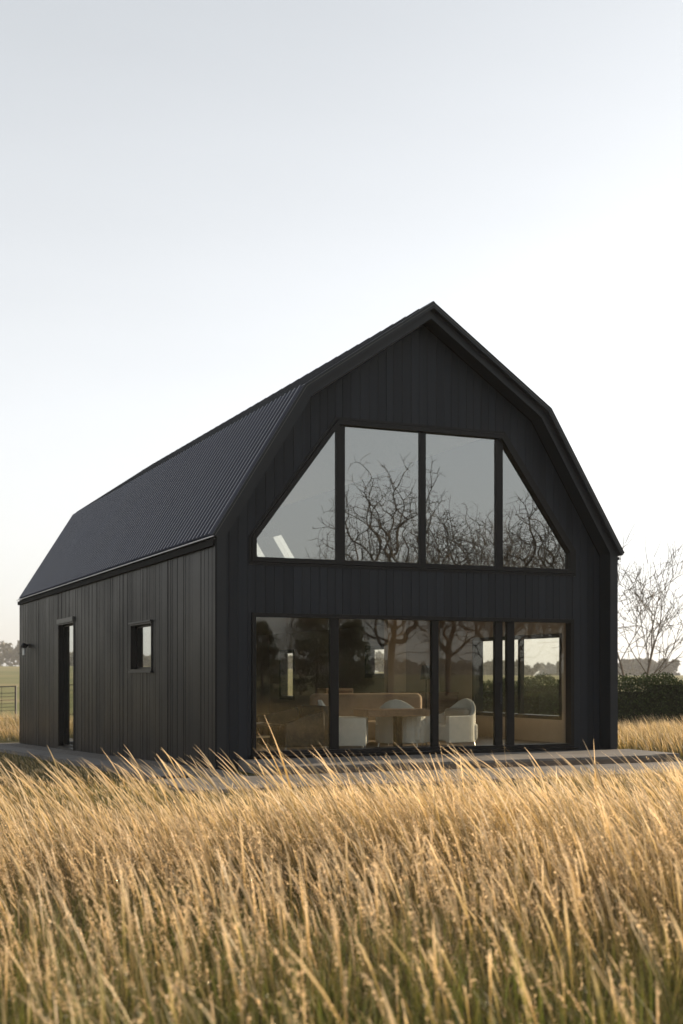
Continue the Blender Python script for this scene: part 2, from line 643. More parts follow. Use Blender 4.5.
# gable wall of vertical boards, openings cut out
UP = dict(x0=0.684, x1=6.774, z0=3.30, xl=2.178, xr=5.325, zs=3.70, zt=5.685)
LO = dict(x0=0.684, x1=6.774, z0=0.20, z1=2.49)


def up_top(x):
    if x < UP['xl']: return UP['zs'] + (UP['zt'] - UP['zs']) * (x - UP['x0']) / (UP['xl'] - UP['x0'])
    if x > UP['xr']: return UP['zs'] + (UP['zt'] - UP['zs']) * (UP['x1'] - x) / (UP['x1'] - UP['xr'])
    return UP['zt']


def gable(off, x0, x1, y0, y1, hole, b, gap=0.0, bottom=0.0):
    xs = sorted({x0, x1} | {c for c in (O2[1][0], 3.75, O2[3][0], UP['x0'], UP['x1'], UP['xl'], UP['xr']) if x0 < c < x1})
    for i, (a, c) in enumerate(zip(xs[:-1], xs[1:])):
        ga = a + (gap if i == 0 else 0)
        gc = c - (gap if i == len(xs) - 2 else 0)
        ta, tc = roof_z(off, ga), roof_z(off, gc)
        mid = (a + c) / 2
        if hole and UP['x0'] < mid < UP['x1']:
            b.prism([(ga, LO['z1']), (ga, UP['z0']), (gc, UP['z0']), (gc, LO['z1'])], y0, y1)
            b.prism([(ga, up_top(ga)), (ga, ta), (gc, tc), (gc, up_top(gc))], y0, y1)
            b.prism([(ga, bottom), (ga, LO['z0'] - 0.002), (gc, LO['z0'] - 0.002), (gc, bottom)], y0, y1)
        else:
            b.prism([(ga, bottom), (ga, ta), (gc, tc), (gc, bottom)], y0, y1)


b = MB()
x = TH + 0.002
r1 = random.Random(3)
while x < W - TH - 0.01:
    wd = r1.choice((0.135, 0.15, 0.15, 0.165))
    x2 = min(x + wd, W - TH - 0.002)
    gable(0.2, x, x2, 0.316 + r1.random() * 0.006, 0.345, True, b, 0.003)
    x = x2
gw = b.build('gable_wall', M['front_clad'], house)
b = MB()
gable(0.205, TH + 0.002, W - TH - 0.002, 0.3455, 0.47, True, b)
b.build('gable_backing', M['under'], house)


def side_boards(xf, sgn, y0, y1, ztop, holes, b, seed):
    """vertical boards standing at x = xf; sgn = outward direction"""
    r = random.Random(seed)
    y = y0
    while y < y1 - 0.005:
        wd = r.choice((0.085, 0.095, 0.1, 0.1, 0.105))
        y2 = min(y + wd, y1)
        for (ha, hb, za, zb_) in holes:
            if y < ha < y2 - 0.001: y2 = ha
            elif y < hb < y2 - 0.001: y2 = hb
        prot = r.choice((0.002, 0.004, 0.005, 0.007, 0.010))
        spans = [(ZB, ztop)]
        for (ha, hb, za, zb_) in holes:
            if y >= ha - 1e-6 and y2 <= hb + 1e-6:
                spans = [(ZB, za), (zb_, ztop)]
        xa, xb = sorted((xf - sgn * 0.012, xf + sgn * prot))
        for (s0, s1) in spans:
            if s1 - s0 > 0.01:
                b.box(xa, xb, y + 0.0015, y2 - 0.0015, s0, s1)
        y = y2


def side_back(xa, xb, y0, y1, ztop, holes, b):
    cuts = sorted({y0, y1} | {h[0] for h in holes} | {h[1] for h in holes})
    for a, c in zip(cuts[:-1], cuts[1:]):
        hs = [h for h in holes if h[0] <= a + 1e-6 and h[1] >= c - 1e-6]
        if hs:
            b.box(xa, xb, a, c, ZB, hs[0][2])
            b.box(xa, xb, a, c, hs[0][3], ztop)
        else:
            b.box(xa, xb, a, c, ZB, ztop)


YB = 18.3
WIN = (3.77, 5.33, 1.57, 2.47)
DOOR = (10.66, 12.5, -0.27, 2.74)
zt = roof_z(0.04, 0.0) - 0.004
b = MB()
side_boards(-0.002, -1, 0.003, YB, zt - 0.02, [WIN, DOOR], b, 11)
b.build('side_wall', M['side_clad'], house)
b = MB()
side_back(0.012, TH, 0.318, YB, zt - 0.03, [WIN, DOOR], b)
b.box(0.0, TH - 0.003, 0.006, 0.314, ZB, -0.122)
b.build('side_wall_backing', M['under'], house)
RW = [(1.5, 4.9, 0.64, 2.28), (9.0, 10.4, 1.42, 2.24), (15.3, 16.5, 0.77, 2.24)]
b = MB()
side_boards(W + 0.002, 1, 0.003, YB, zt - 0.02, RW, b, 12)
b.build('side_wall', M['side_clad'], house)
b = MB()
side_back(W - TH, W - 0.012, 0.318, YB, zt - 0.03, RW, b)
b.box(W - TH + 0.003, W, 0.006, 0.314, ZB, -0.122)
b.build('side_wall_backing', M['under'], house)
b = MB()
gable(0.2, TH, W - TH, 17.55, 17.75, False, b, bottom=ZB)
b.build('rear_wall', M['front_clad'], house)

# roof: structure plates, then corrugated sheets on the lower slopes, smooth sheets on the upper
YF = -0.06
b = MB()
pl_o, pl_i = offset(S, 0.041), offset(S, 0.19)
def plate(k, y0, y1, s0=0.0, s1=1.0):
    def L(P, s):
        a, c = Vector(P[k]), Vector(P[k + 1])
        q = a + (c - a) * s
        return (q.x, q.y)
    b.prism([L(pl_o, s0), L(pl_o, s1), L(pl_i, s1), L(pl_i, s0)], y0, y1)
plate(0, 0.32, 17.8)
plate(1, 0.32, 17.8)
plate(2, 0.32, 17.8)
SKY = [(13.6, 15.0), (15.6, 16.9)]
sA, sB = 0.12, 0.75
plate(3, 0.32, 13.6)
plate(3, 15.0, 15.6)
plate(3, 16.9, 17.8)
for (a, c) in SKY:
    plate(3, a, c, 0, sA)
    plate(3, a, c, sB, 1)
b.build('roof_deck', M['under'], house)
PITCH = 0.215
def corrugated(P0, P1, y0, y1, e0, e1, holes=()):
    """sheet between two roofline points, ribs running up the slope"""
    prof = [(0.0, 0.0), (0.5, 0.0), (0.55, 0.075), (0.73, 0.075), (0.78, 0.0)]
    ys, hs = [], []
    k = 0
    while True:
        base = y0 + k * PITCH
        if base >= y1: break
        for u, h in prof:
            if base + u * PITCH <= y1:
                ys.append(base + u * PITCH)
                hs.append(h)
        k += 1
    ys.append(y1)
    hs.append(0)
    P0, P1 = Vector(P0), Vector(P1)
    t = (P1 - P0).normalized()
    n = Vector((-t.y, t.x))
    ss = [0.0, sA, sB, 1.0] if holes else [0.0, 1.0]
    vs, fs = [], []
    ns = len(ss)
    for y, h in zip(ys, hs):
        for s in ss:
            q = P0 + (P1 - P0) * s + n * (h - 0.012)
            vs.append((q.x, y, q.y))
    for i in range(len(ys) - 1):
        mid = (ys[i] + ys[i + 1]) / 2
        for j in range(ns - 1):
            if holes and j == 1 and any(a < mid < c for a, c in holes): continue
            fs.append((i * ns + j, i * ns + j + 1, (i + 1) * ns + j + 1, (i + 1) * ns + j))
    mb = MB()
    mb.raw(vs, fs)
    q0, q1 = P0 - n * 0.012, P1 - n * 0.012
    mb.raw([(q0.x, y1, q0.y), (q1.x, y1, q1.y), (q1.x, e1, q1.y), (q0.x, e0, q0.y)], [(0, 1, 2, 3)])
    o = mb.build('roof_sheet', M['roof'], house)
    so = o.modifiers.new('s', 'SOLIDIFY')
    so.thickness = 0.004
    return o
corrugated(S[0], S[1], YF, 17.9, 18.37, 17.92)
corrugated(S[4], S[3], YF, 17.9, 18.37, 17.92, SKY)
mb = MB()
for k in (1, 2):
    a, c = Vector(S[k]), Vector(S[k + 1])
    t = (c - a).normalized()
    n = Vector((-t.y, t.x))
    a0, c0, a1, c1 = a + n * 0.0, c + n * 0.0, a + n * 0.03, c + n * 0.03
    yb = (17.95, 18.88) if k == 1 else (18.88, 17.95)
    mb.raw([(a0.x, YF, a0.y), (c0.x, YF, c0.y), (c0.x, yb[1], c0.y), (a0.x, yb[0], a0.y),
            (a1.x, YF, a1.y), (c1.x, YF, c1.y), (c1.x, yb[1], c1.y), (a1.x, yb[0], a1.y)],
           [(0, 1, 2, 3), (4, 5, 6, 7), (0, 1, 5, 4), (1, 2, 6, 5), (2, 3, 7, 6), (3, 0, 4, 7)])
    for y in np.arange(0.4, 17.6, 0.5):       # standing seams
        a2, c2 = a + n * 0.06, c + n * 0.06
        mb.raw([(a1.x, y, a1.y), (c1.x, y, c1.y), (c1.x, y + 0.02, c1.y), (a1.x, y + 0.02, a1.y),
                (a2.x, y, a2.y), (c2.x, y, c2.y), (c2.x, y + 0.02, c2.y), (a2.x, y + 0.02, a2.y)],
               [(4, 5, 6, 7), (0, 1, 5, 4), (1, 2, 6, 5), (2, 3, 7, 6), (3, 0, 4, 7)])
mb.build('upper_roof', M['roof_flat'], house)
mb = MB()
mb.tube([(3.75, -0.075, 7.685), (3.75, 18.9, 7.685)], 0.03, 10)
mb.build('ridge_cap', M['trim'], house)
mb = MB()      # verge flashing, a narrow lip proud of the fascia
V0, V1 = offset(S, -0.036), offset(S, 0.05)
for i in range(4):
    mb.prism([V0[i], V0[i + 1], V1[i + 1], V1[i]], -0.088, -0.062)
for i in range(4):
    A_, B_ = offset(S, 0.046), offset(S, 0.05)
    mb.prism([A_[i], A_[i + 1], offset(S, 0.052)[i + 1], offset(S, 0.052)[i]], -0.0885, 0.0)
mb.build('verge_flashing', M['trim'], house)
mb = MB()
V2, V3 = offset(S, 0.0), offset(S, 0.008)
for i in range(4):
    mb.prism([V2[i], V2[i + 1], V3[i + 1], V3[i]], -0.0925, -0.0885)
mb.build('verge_bead', M['trim2'], house)
for sx, name in ((-1, 'eave_edge'), (1, 'eave_edge')):
    mb = MB()
    xe = -0.085 if sx < 0 else W + 0.065
    mb.box(xe, xe + 0.02, -0.06, 18.36, 3.630, 3.647)
    mb.build(name, M['drip'], house)
    mb = MB()
    xe = -0.062 if sx < 0 else W + 0.012
    mb.box(xe, xe + 0.05, 0.0, 18.3, 3.5, 3.6) if sx < 0 else mb.box(xe, xe + 0.03, 0.0, 18.3, 3.55, 3.6)
    mb.build('eave_board', M['under'], house)

# corner trims at the front
mb = MB()
mb.box(-0.03, -0.001, -0.012, 0.06, ZB, zt - 0.05)
mb.build('corner_trim', M['side_clad'], house)


# windows -----------------------------------------------------------------
def ring(poly, wd):
    """inward offset of a convex (x,z) polygon, clockwise or not"""
    P = [Vector(p) for p in poly]
    c = sum(P, Vector((0, 0))) / len(P)
    n = len(P)
    lines = []
    for i in range(n):
        a, d = P[i], P[(i + 1) % n]
        t = (d - a).normalized()
        nn = Vector((-t.y, t.x))
        if nn.dot(c - a) < 0: nn = -nn
        lines.append((a + nn * wd, t))
    out = []
    for i in range(n):
        (p, t), (q, s) = lines[i - 1], lines[i]
        den = t.x * s.y - t.y * s.x
        k = ((q.x - p.x) * s.y - (q.y - p.y) * s.x) / den
        r_ = p + t * k
        out.append((r_.x, r_.y))
    return out


def frame_ring(mb, poly, wd, y0, y1):
    q = ring(poly, wd)
    n = len(poly)
    for i in range(n):
        mb.prism([poly[i], poly[(i + 1) % n], q[(i + 1) % n], q[i]], y0, y1)
    return q


# upper gable window
e = 0.003
upoly = [(UP['x0'] + e, UP['z0'] + e), (UP['x0'] + e, UP['zs'] - e), (UP['xl'], UP['zt'] - e), (UP['xr'], UP['zt'] - e), (UP['x1'] - e, UP['zs'] - e), (UP['x1'] - e, UP['z0'] + e)]
mb = MB()
q = frame_ring(mb, upoly, 0.075, 0.285, 0.43)
uwin = mb.build('gable_window', M['frame'], house)
b = MB()
muls = [(2.165, 2.325), (3.705, 3.825), (5.19, 5.335)]
zb_, zt_ = UP['z0'] + 0.075, UP['zt'] - 0.078
def utop(x, off=0.075):
    P = q
    pts = sorted([(P[1]), (P[2]), (P[3]), (P[4])])
    for (xa, za), (xb, zc) in zip(pts[:-1], pts[1:]):
        if xa <= x <= xb: return za + (zc - za) * (x - xa) / (xb - xa)
    return pts[0][1] if x < pts[0][0] else pts[-1][1]
for a, c in muls:
    b.prism([(a, zb_), (a, utop(a) - 0.002), ((a + c) / 2, utop((a + c) / 2) - 0.002), (c, utop(c) - 0.002), (c, zb_)], 0.345, 0.40)
    mu = b.build('mullion', M['frame'], uwin)
    b = MB()
spans = [(q[0][0], muls[0][0]), (muls[0][1], muls[1][0]), (muls[1][1], muls[2][0]), (muls[2][1], q[5][0])]
for a, c in spans:
    xs = sorted({a, c} | {t for t in (q[1][0], q[2][0], q[3][0], q[4][0]) if a < t < c})
    poly = [(a, zb_)] + [(x_, utop(x_)) for x_ in xs] + [(c, zb_)]
    g = MB()
    g.prism(poly, 0.372, 0.378)
    g.build('pane', M['glass_up'], uwin)

# outer trim around upper window, then sill
mb = MB()
tp = [(UP['x0'] - 0.045, UP['z0'] - 0.045), (UP['x0'] - 0.045, UP['zs'] + 0.012), (UP['xl'] - 0.025, UP['zt'] + 0.045), (UP['xr'] + 0.025, UP['zt'] + 0.045), (UP['x1'] + 0.045, UP['zs'] + 0.012), (UP['x1'] + 0.045, UP['z0'] - 0.045)]
frame_ring(mb, tp, 0.040, 0.302, 0.345)
mb.build('window_trim', M['frame'], house)

# lower sliding glazing
mb = MB()
lp = [(LO['x0'] + e, LO['z0'] + e), (LO['x0'] + e, LO['z1'] - e), (LO['x1'] - e, LO['z1'] - e), (LO['x1'] - e, LO['z0'] + e)]
frame_ring(mb, lp, 0.065, 0.285, 0.46)
lwin = mb.build('glass_wall_frame', M['frame'], house)
st = [(2.065, 2.215), (3.95, 4.07), (5.185, 5.33), (5.425, 5.57)]
for a, c in st:
    b = MB()
    b.box(a, c, 0.345, 0.43, LO['z0'] + 0.069, LO['z1'] - 0.069)
    b.build('mullion', M['frame'], lwin)
for k, (a, c) in enumerate([(0.752, 2.065), (2.215, 3.95), (4.07, 5.185), (5.57, 6.706)]):
    g = MB()
    yy = 0.372 if k % 2 == 0 else 0.40
    g.box(a, c, yy, yy + 0.006, LO['z0'] + 0.069, LO['z1'] - 0.069)
    g.build('pane', M['glass'], lwin)
b = MB()
b.box(5.335, 5.42, 0.372, 0.378, LO['z0'] + 0.069, LO['z1'] - 0.069)
b.build('pane', M['glass'], lwin)
b = MB()
b.tube([(5.25, 0.285, 1.0), (5.25, 0.255, 1.0), (5.25, 0.255, 1.35), (5.25, 0.285, 1.35)], 0.012, 8)
b.build('handle', M['trim'], lwin)
b = MB()
b.box(LO['x0'] - 0.03, LO['x1'] + 0.03, 0.2, 0.315, 0.167, 0.2)
b.build('door_sill', M['frame'], house)

# left wall window and door
def side_opening(h, name, xg, trim, door=False):
    y0, y1, z0, z1 = h
    mb = MB()
    t = 0.03
    for (a, c, d, f_) in ((y0, y0 + t, z0, z1), (y1 - t, y1, z0, z1), (y0 + t, y1 - t, z0, z0 + t), (y0 + t, y1 - t, z1 - t, z1)):
        mb.box(-0.028, 0.2, a, c, d, f_)
    fr = mb.build(name, M['frame'], house)
    mb = MB()
    s = 0.04
    a0, a1, c0, c1 = y0 + t + 0.002, y1 - t - 0.002, z0 + t + 0.002, z1 - t - 0.002
    for (a, c, d, f_) in ((a0, a0 + s, c0, c1), (a1 - s, a1, c0, c1), (a0 + s, a1 - s, c0, c0 + s), (a0 + s, a1 - s, c1 - s, c1)):
        mb.box(xg - 0.012, xg + 0.03, a, c, d, f_)
    mb.build('door' if door else 'sash', M['frame'], fr)
    mb = MB()
    mb.box(xg - 0.003, xg + 0.003, a0 + s, a1 - s, c0 + s, c1 - s)
    mb.build('pane', M['glass_side'], fr)
    mb = MB()
    mb.box(-0.06, 0.0, y0 - 0.03, y1 + 0.03, z1 + 0.002, z1 + (0.11 if door else 0.03))
    mb.build('lintel', M['trim2'] if door else M['trim'], fr)
    if not door:
        mb = MB()
        mb.box(-0.06, 0.0, y0 - 0.05, y1 + 0.05, z0 - 0.035, z0 - 0.002)
        mb.build('sill', M['trim'], fr)
    else:
        mb = MB()
        mb.tube([(xg - 0.03, y0 + 0.12, 0.7), (xg - 0.08, y0 + 0.12, 0.7), (xg - 0.08, y0 + 0.28, 0.7)], 0.012, 8)
        mb.build('handle', M['steel'], fr)
        mb = MB()
        mb.box(-0.05, 0.0, y0 - 0.02, y1 + 0.02, z0 - 0.05, z0 - 0.002)
        mb.build('threshold', M['trim'], fr)
    return fr
side_opening(WIN, 'window', 0.10, True)
side_opening(DOOR, 'side_door', 0.115, True, True)

# right wall windows
for (y0, y1, z0, z1) in RW:
    mb = MB()
    t = 0.07 if y1 - y0 > 3 else 0.11
    for (a, c, d, f_) in ((y0, y0 + t, z0, z1), (y1 - t, y1, z0, z1), (y0 + t, y1 - t, z0, z0 + t), (y0 + t, y1 - t, z1 - t, z1)):
        mb.box(W - 0.2, W + 0.028, a, c, d, f_)
    if y1 - y0 > 3:
        mb.box(W - 0.12, W - 0.02, 3.1, 3.18, z0 + t, z1 - t)
    fr = mb.build('window', M['frame'], house)
    mb = MB()
    mb.box(W - 0.073, W - 0.067, y0 + t, y1 - t, z0 + t, z1 - t)
    mb.build('pane', M['glass'], fr)
for (a, c) in SKY:
    P0, P1 = Vector(S[4]), Vector(S[3])
    n = Vector(((P1 - P0).y, -(P1 - P0).x)).normalized()
    p0 = P0 + (P1 - P0) * sA
    p1 = P0 + (P1 - P0) * sB
    if n.x < 0: n = -n
    def bar(mb, s0, s1, y0, y1, d0, d1):
        A, B = P0 + (P1 - P0) * s0, P0 + (P1 - P0) * s1
        mb.prism([tuple(A + n * d0), tuple(B + n * d0), tuple(B + n * d1), tuple(A + n * d1)], y0, y1)
    mb = MB()
    bar(mb, sA, sA + 0.02, a, c, -0.2, 0.05)
    bar(mb, sB - 0.02, sB, a, c, -0.2, 0.05)
    bar(mb, sA + 0.02, sB - 0.02, a, a + 0.05, -0.2, 0.05)
    bar(mb, sA + 0.02, sB - 0.02, c - 0.05, c, -0.2, 0.05)
    fr = mb.build('roof_window', M['frame'], house)
    mb = MB()
    bar(mb, sA + 0.02, sB - 0.02, a + 0.05, c - 0.05, 0.0, 0.006)
    mb.build('pane', M['glass'], fr)

# interior ----------------------------------------------------------------
mb = MB()
mb.box(TH + 0.01, W - TH - 0.01, 0.475, 17.5, 0.05, 0.2)
mb.build('interior_floor', M['int_floor'], house)
mb = MB()
mb.box(TH + 0.01, W - TH - 0.01, 0.475, 17.5, 2.72, 3.02)
mb.build('ceiling', M['ceil'], house)
mb = MB()
side_back(W - TH - 0.03, W - TH - 0.002, 0.475, 17.5, 2.72, RW, mb)
side_back(TH + 0.002, TH + 0.03, 0.475, 17.5, 2.72, [WIN, DOOR], mb)
mb.box(TH + 0.03, W - TH - 0.03, 17.4, 17.5, 0.2, 2.72)
mb.build('interior_wall', M['int_wall'], house)
mb = MB()
L0, L1 = offset(S, 0.195), offset(S, 0.22)
for k in range(3):
    mb.prism([L0[k], L0[k + 1], L1[k + 1], L1[k]], 0.48, 17.5)
gable(0.23, TH + 0.04, W - TH - 0.04, 17.46, 17.5, False, mb, bottom=3.03)
mb.build('loft_lining', M['ceil'], house)
mb = MB()
mb.box(5.98, 6.42, 6.3, 6.5, 0.2, 2.719)
mb.build('partition', M['pale_wall'], house)
mb = MB()
mb.box(6.422, 7.28, 6.32, 6.46, 0.2, 2.719)
mb.build('partition', M['int_wall'], house)
mb = MB()
mb.box(5.5, 7.28, 5.5, 6.1, 0.2, 1.08)
mb.box(5.47, 7.28, 5.46, 6.14, 1.082, 1.12)
o = mb.build('kitchen_counter', M['wood'])
tag(o, 'low brown kitchen counter at the back of the glazed room', 'counter')

# ------------------------------------------------------------------ wall lamp on the left wall
lamp = empty('wall_lamp', (0, 16.6, 2.2))
tag(lamp, 'small black outdoor wall lamp with a pale glass tube on the side wall', 'wall lamp')
mb = MB()
mb.tube([(-0.02, 16.6, 2.3), (-0.045, 16.6, 2.3)], 0.06, 14)
mb.tube([(-0.03, 16.6, 2.3), (-0.16, 16.6, 2.33), (-0.17, 16.6, 2.28)], [0.03, 0.03, 0.03], 8)
mb.build('bracket', M['frame'], lamp)
mb = MB()
mb.tube([(-0.17, 16.6, 2.37), (-0.17, 16.6, 2.30), (-0.17, 16.6, 2.24)], [0.03, 0.09, 0.09], 14)
mb.build('lamp_shade', M['frame'], lamp)
mb = MB()
mb.tube([(-0.17, 16.6, 2.238), (-0.17, 16.6, 2.04)], 0.035, 10)
mb.build('glass_tube', plain('opal_glass', (0.8, 0.8, 0.76), 0.2, var=0.02), lamp)

# ------------------------------------------------------------------ furniture seen through the glass (floor 0.2)
FZ = 0.2
def furn(name, label, cat, loc, rz=0, group=None):
    t = empty(name, loc, rz)
    tag(t, label, cat, group)
    return t
def loc_build(mb, name, m, t, bevel=0.0, segs=3):
    """geometry given in the thing's own space"""
    o = mb.build(name, m, None, bevel, segs)
    o.parent = t
    return o

sofa = furn('sofa', 'long taupe sofa with rounded back behind the white armchair', 'sofa', (4.1, 3.0, FZ), -0.15)
mb = MB(); mb.box(-1.15, 1.05, -0.45, 0.45, 0.08, 0.43); loc_build(mb, 'seat', M['sofa'], sofa, 0.06)
mb = MB(); mb.box(-1.17, 1.07, 0.25, 0.5, 0.1, 0.94); loc_build(mb, 'backrest', M['sofa'], sofa, 0.11, 4)
mb = MB(); mb.box(0.85, 1.1, -0.45, 0.25, 0.1, 0.62); loc_build(mb, 'armrest', M['sofa'], sofa, 0.08, 4)
for xx in (-1.0, 0.92):
    for yy in (-0.35, 0.35):
        mb = MB(); mb.tube([(xx, yy, 0), (xx, yy, 0.1)], 0.02, 8); loc_build(mb, 'leg', M['frame'], sofa)

def armchair(loc, rz, label, legs_wire=False):
    t = furn('armchair', label, 'armchair', loc, rz, 'white armchairs in the glazed room')
    mb = MB(); mb.box(-0.42, 0.42, -0.4, 0.35, 0.1, 0.42); loc_build(mb, 'seat', M['white_fab'], t, 0.06)
    mb = MB()
    n = 14
    prof = []
    for i in range(n + 1):
        a = math.pi * (1.0 - i / n)
        prof.append((0.46 * math.cos(a), 0.1 + 0.36 * math.sin(a), 0.56 + 0.30 * math.sin(a) ** 2))
    for i in range(n):
        (xa, ya, ha), (xb, yb, hb) = prof[i], prof[i + 1]
        k = 0.80
        mb.raw([(xa, ya, 0.08), (xb, yb, 0.08), (xb * k, 0.1 + (yb - 0.1) * k, 0.08), (xa * k, 0.1 + (ya - 0.1) * k, 0.08),
                (xa, ya, ha), (xb, yb, hb), (xb * k, 0.1 + (yb - 0.1) * k, hb), (xa * k, 0.1 + (ya - 0.1) * k, ha)],
               [(0, 3, 2, 1), (4, 5, 6, 7), (0, 1, 5, 4), (2, 3, 7, 6)] + ([(3, 0, 4, 7)] if i == 0 else []) + ([(1, 2, 6, 5)] if i == n - 1 else []))
    mb.box(-0.46, -0.36, -0.4, 0.1, 0.08, 0.56)
    mb.box(0.36, 0.46, -0.4, 0.1, 0.08, 0.56)
    loc_build(mb, 'backrest', M['white_fab'], t, 0.015)
    mb = MB(); mb.box(-0.3, 0.3, 0.12, 0.28, 0.43, 0.68); loc_build(mb, 'cushion', M['cush'], t, 0.06, 4)
    for xx in (-0.34, 0.34):
        for yy in (-0.32, 0.28):
            mb = MB(); mb.tube([(xx, yy, 0.12), (xx * 1.08, yy * 1.08, 0.0)], [0.016, 0.012], 8); loc_build(mb, 'leg', M['steel'], t)
    return t
M['cush'] = plain('grey_cushion', (0.34, 0.31, 0.27), 0.95, var=0.1)
armchair((2.75, 1.35, FZ), 1.1, 'white rounded armchair with a grey cushion beside the left mullion')
armchair((4.05, 1.7, FZ), 2.4, 'white armchair partly hidden behind the brown table')
armchair((4.95, 1.6, FZ), -1.35, 'white armchair nearest the sliding door handle')

tb = furn('table', 'brown wooden table on a dark pedestal between the white armchairs', 'table', (3.55, 1.15, FZ))
mb = MB(); mb.box(-0.58, 0.62, -0.3, 0.3, 0.57, 0.70); loc_build(mb, 'tabletop', M['wood'], tb, 0.015)
mb = MB(); mb.box(0.08, 0.2, -0.07, 0.07, 0.03, 0.57); loc_build(mb, 'pedestal', M['frame'], tb, 0.01)
mb = MB(); mb.box(-0.2, 0.45, -0.22, 0.22, 0.0, 0.03); loc_build(mb, 'base', M['frame'], tb, 0.008)

ls = furn('lounge_chair', 'black angular lounge chair behind the leftmost lower pane', 'lounge chair', (1.72, 1.12, FZ), 0.12)
ls.scale = (1.12, 1.0, 1.0)
mb = MB(); mb.box(-0.35, 0.42, -0.4, 0.4, 0.12, 0.45); loc_build(mb, 'seat', M['black_fab'], ls, 0.04)
mb = MB(); mb.prism([(0.25, 0.1), (0.32, 0.78), (0.46, 0.76), (0.48, 0.1)], -0.4, 0.42); loc_build(mb, 'backrest', M['black_fab'], ls, 0.03)
mb = MB(); mb.prism([(-0.4, 0.1), (-0.4, 0.60), (0.28, 0.74), (0.3, 0.1)], 0.40, 0.50); loc_build(mb, 'armrest', M['black_fab'], ls, 0.02)
mb = MB(); mb.prism([(-0.38, 0.1), (-0.36, 0.50), (0.28, 0.70), (0.3, 0.1)], -0.50, -0.40); loc_build(mb, 'armrest', M['black_fab'], ls, 0.02)
for xx in (-0.3, 0.38):
    for yy in (-0.34, 0.34):
        mb = MB(); mb.tube([(xx, yy, 0.12), (xx, yy, 0)], 0.015, 8); loc_build(mb, 'leg', M['steel'], ls)
st_ = furn('side_table', 'low black coffee table with pale wood shelf at the left glass edge', 'coffee table', (1.05, 1.0, FZ))
mb = MB(); mb.box(-0.34, 0.3, -0.25, 0.25, 0.44, 0.48); loc_build(mb, 'tabletop', M['frame'], st_, 0.005)
mb = MB(); mb.box(-0.34, 0.12, -0.22, 0.22, 0.26, 0.29); loc_build(mb, 'shelf', M['light_wood'], st_, 0.005)
for xx in (-0.3, 0.26):
    for yy in (-0.22, 0.22):
        mb = MB(); mb.tube([(xx, yy, 0), (xx, yy, 0.44)], 0.012, 8); loc_build(mb, 'leg', M['frame'], st_)
ck = furn('magazine', 'folded pale magazine lying on the black coffee table', 'magazine', (1.1, 0.95, FZ + 0.48))
mb = MB()
for k in range(3):
    a = 0.03 * k
    mb.raw([(-0.14, -0.1 + a, 0.003 + 0.004 * k), (0.0, -0.1 + a, 0.03), (0.0, 0.1 + a, 0.03), (-0.14, 0.1 + a, 0.003 + 0.004 * k), (0.14, -0.1 + a, 0.003 + 0.004 * k), (0.14, 0.1 + a, 0.003 + 0.004 * k)], [(0, 1, 2, 3), (1, 4, 5, 2)])
m_ = loc_build(mb, 'pages', plain('paper', (0.6, 0.58, 0.54), 0.6, var=0.1, scale=30), ck)
cb = furn('cabinet', 'small pale wooden cabinet against the wall behind the sofa', 'cabinet', (4.15, 5.0, FZ))
mb = MB(); mb.box(-0.3, 0.3, -0.25, 0.25, 0.05, 1.02); loc_build(mb, 'carcass', M['light_wood'], cb, 0.01)
mb = MB(); mb.box(-0.27, 0.27, -0.275, -0.252, 0.1, 0.98); loc_build(mb, 'door', M['wood'], cb, 0.005)
# pendant lamp and wall cupboard
fl = furn('floor_lamp', 'black floor lamp standing by the pale partition', 'floor lamp', (6.35, 5.2, FZ))
mb = MB(); mb.tube([(0, 0, 0), (0, 0, 0.03)], 0.14, 16); loc_build(mb, 'base', M['frame'], fl)
mb = MB(); mb.tube([(0, 0, 0.03), (0, 0, 1.25)], 0.012, 8); loc_build(mb, 'pole', M['frame'], fl)
mb = MB(); mb.tube([(0, 0, 1.2), (0, 0, 1.5)], [0.13, 0.09], 20); loc_build(mb, 'lamp_shade', M['frame'], fl)


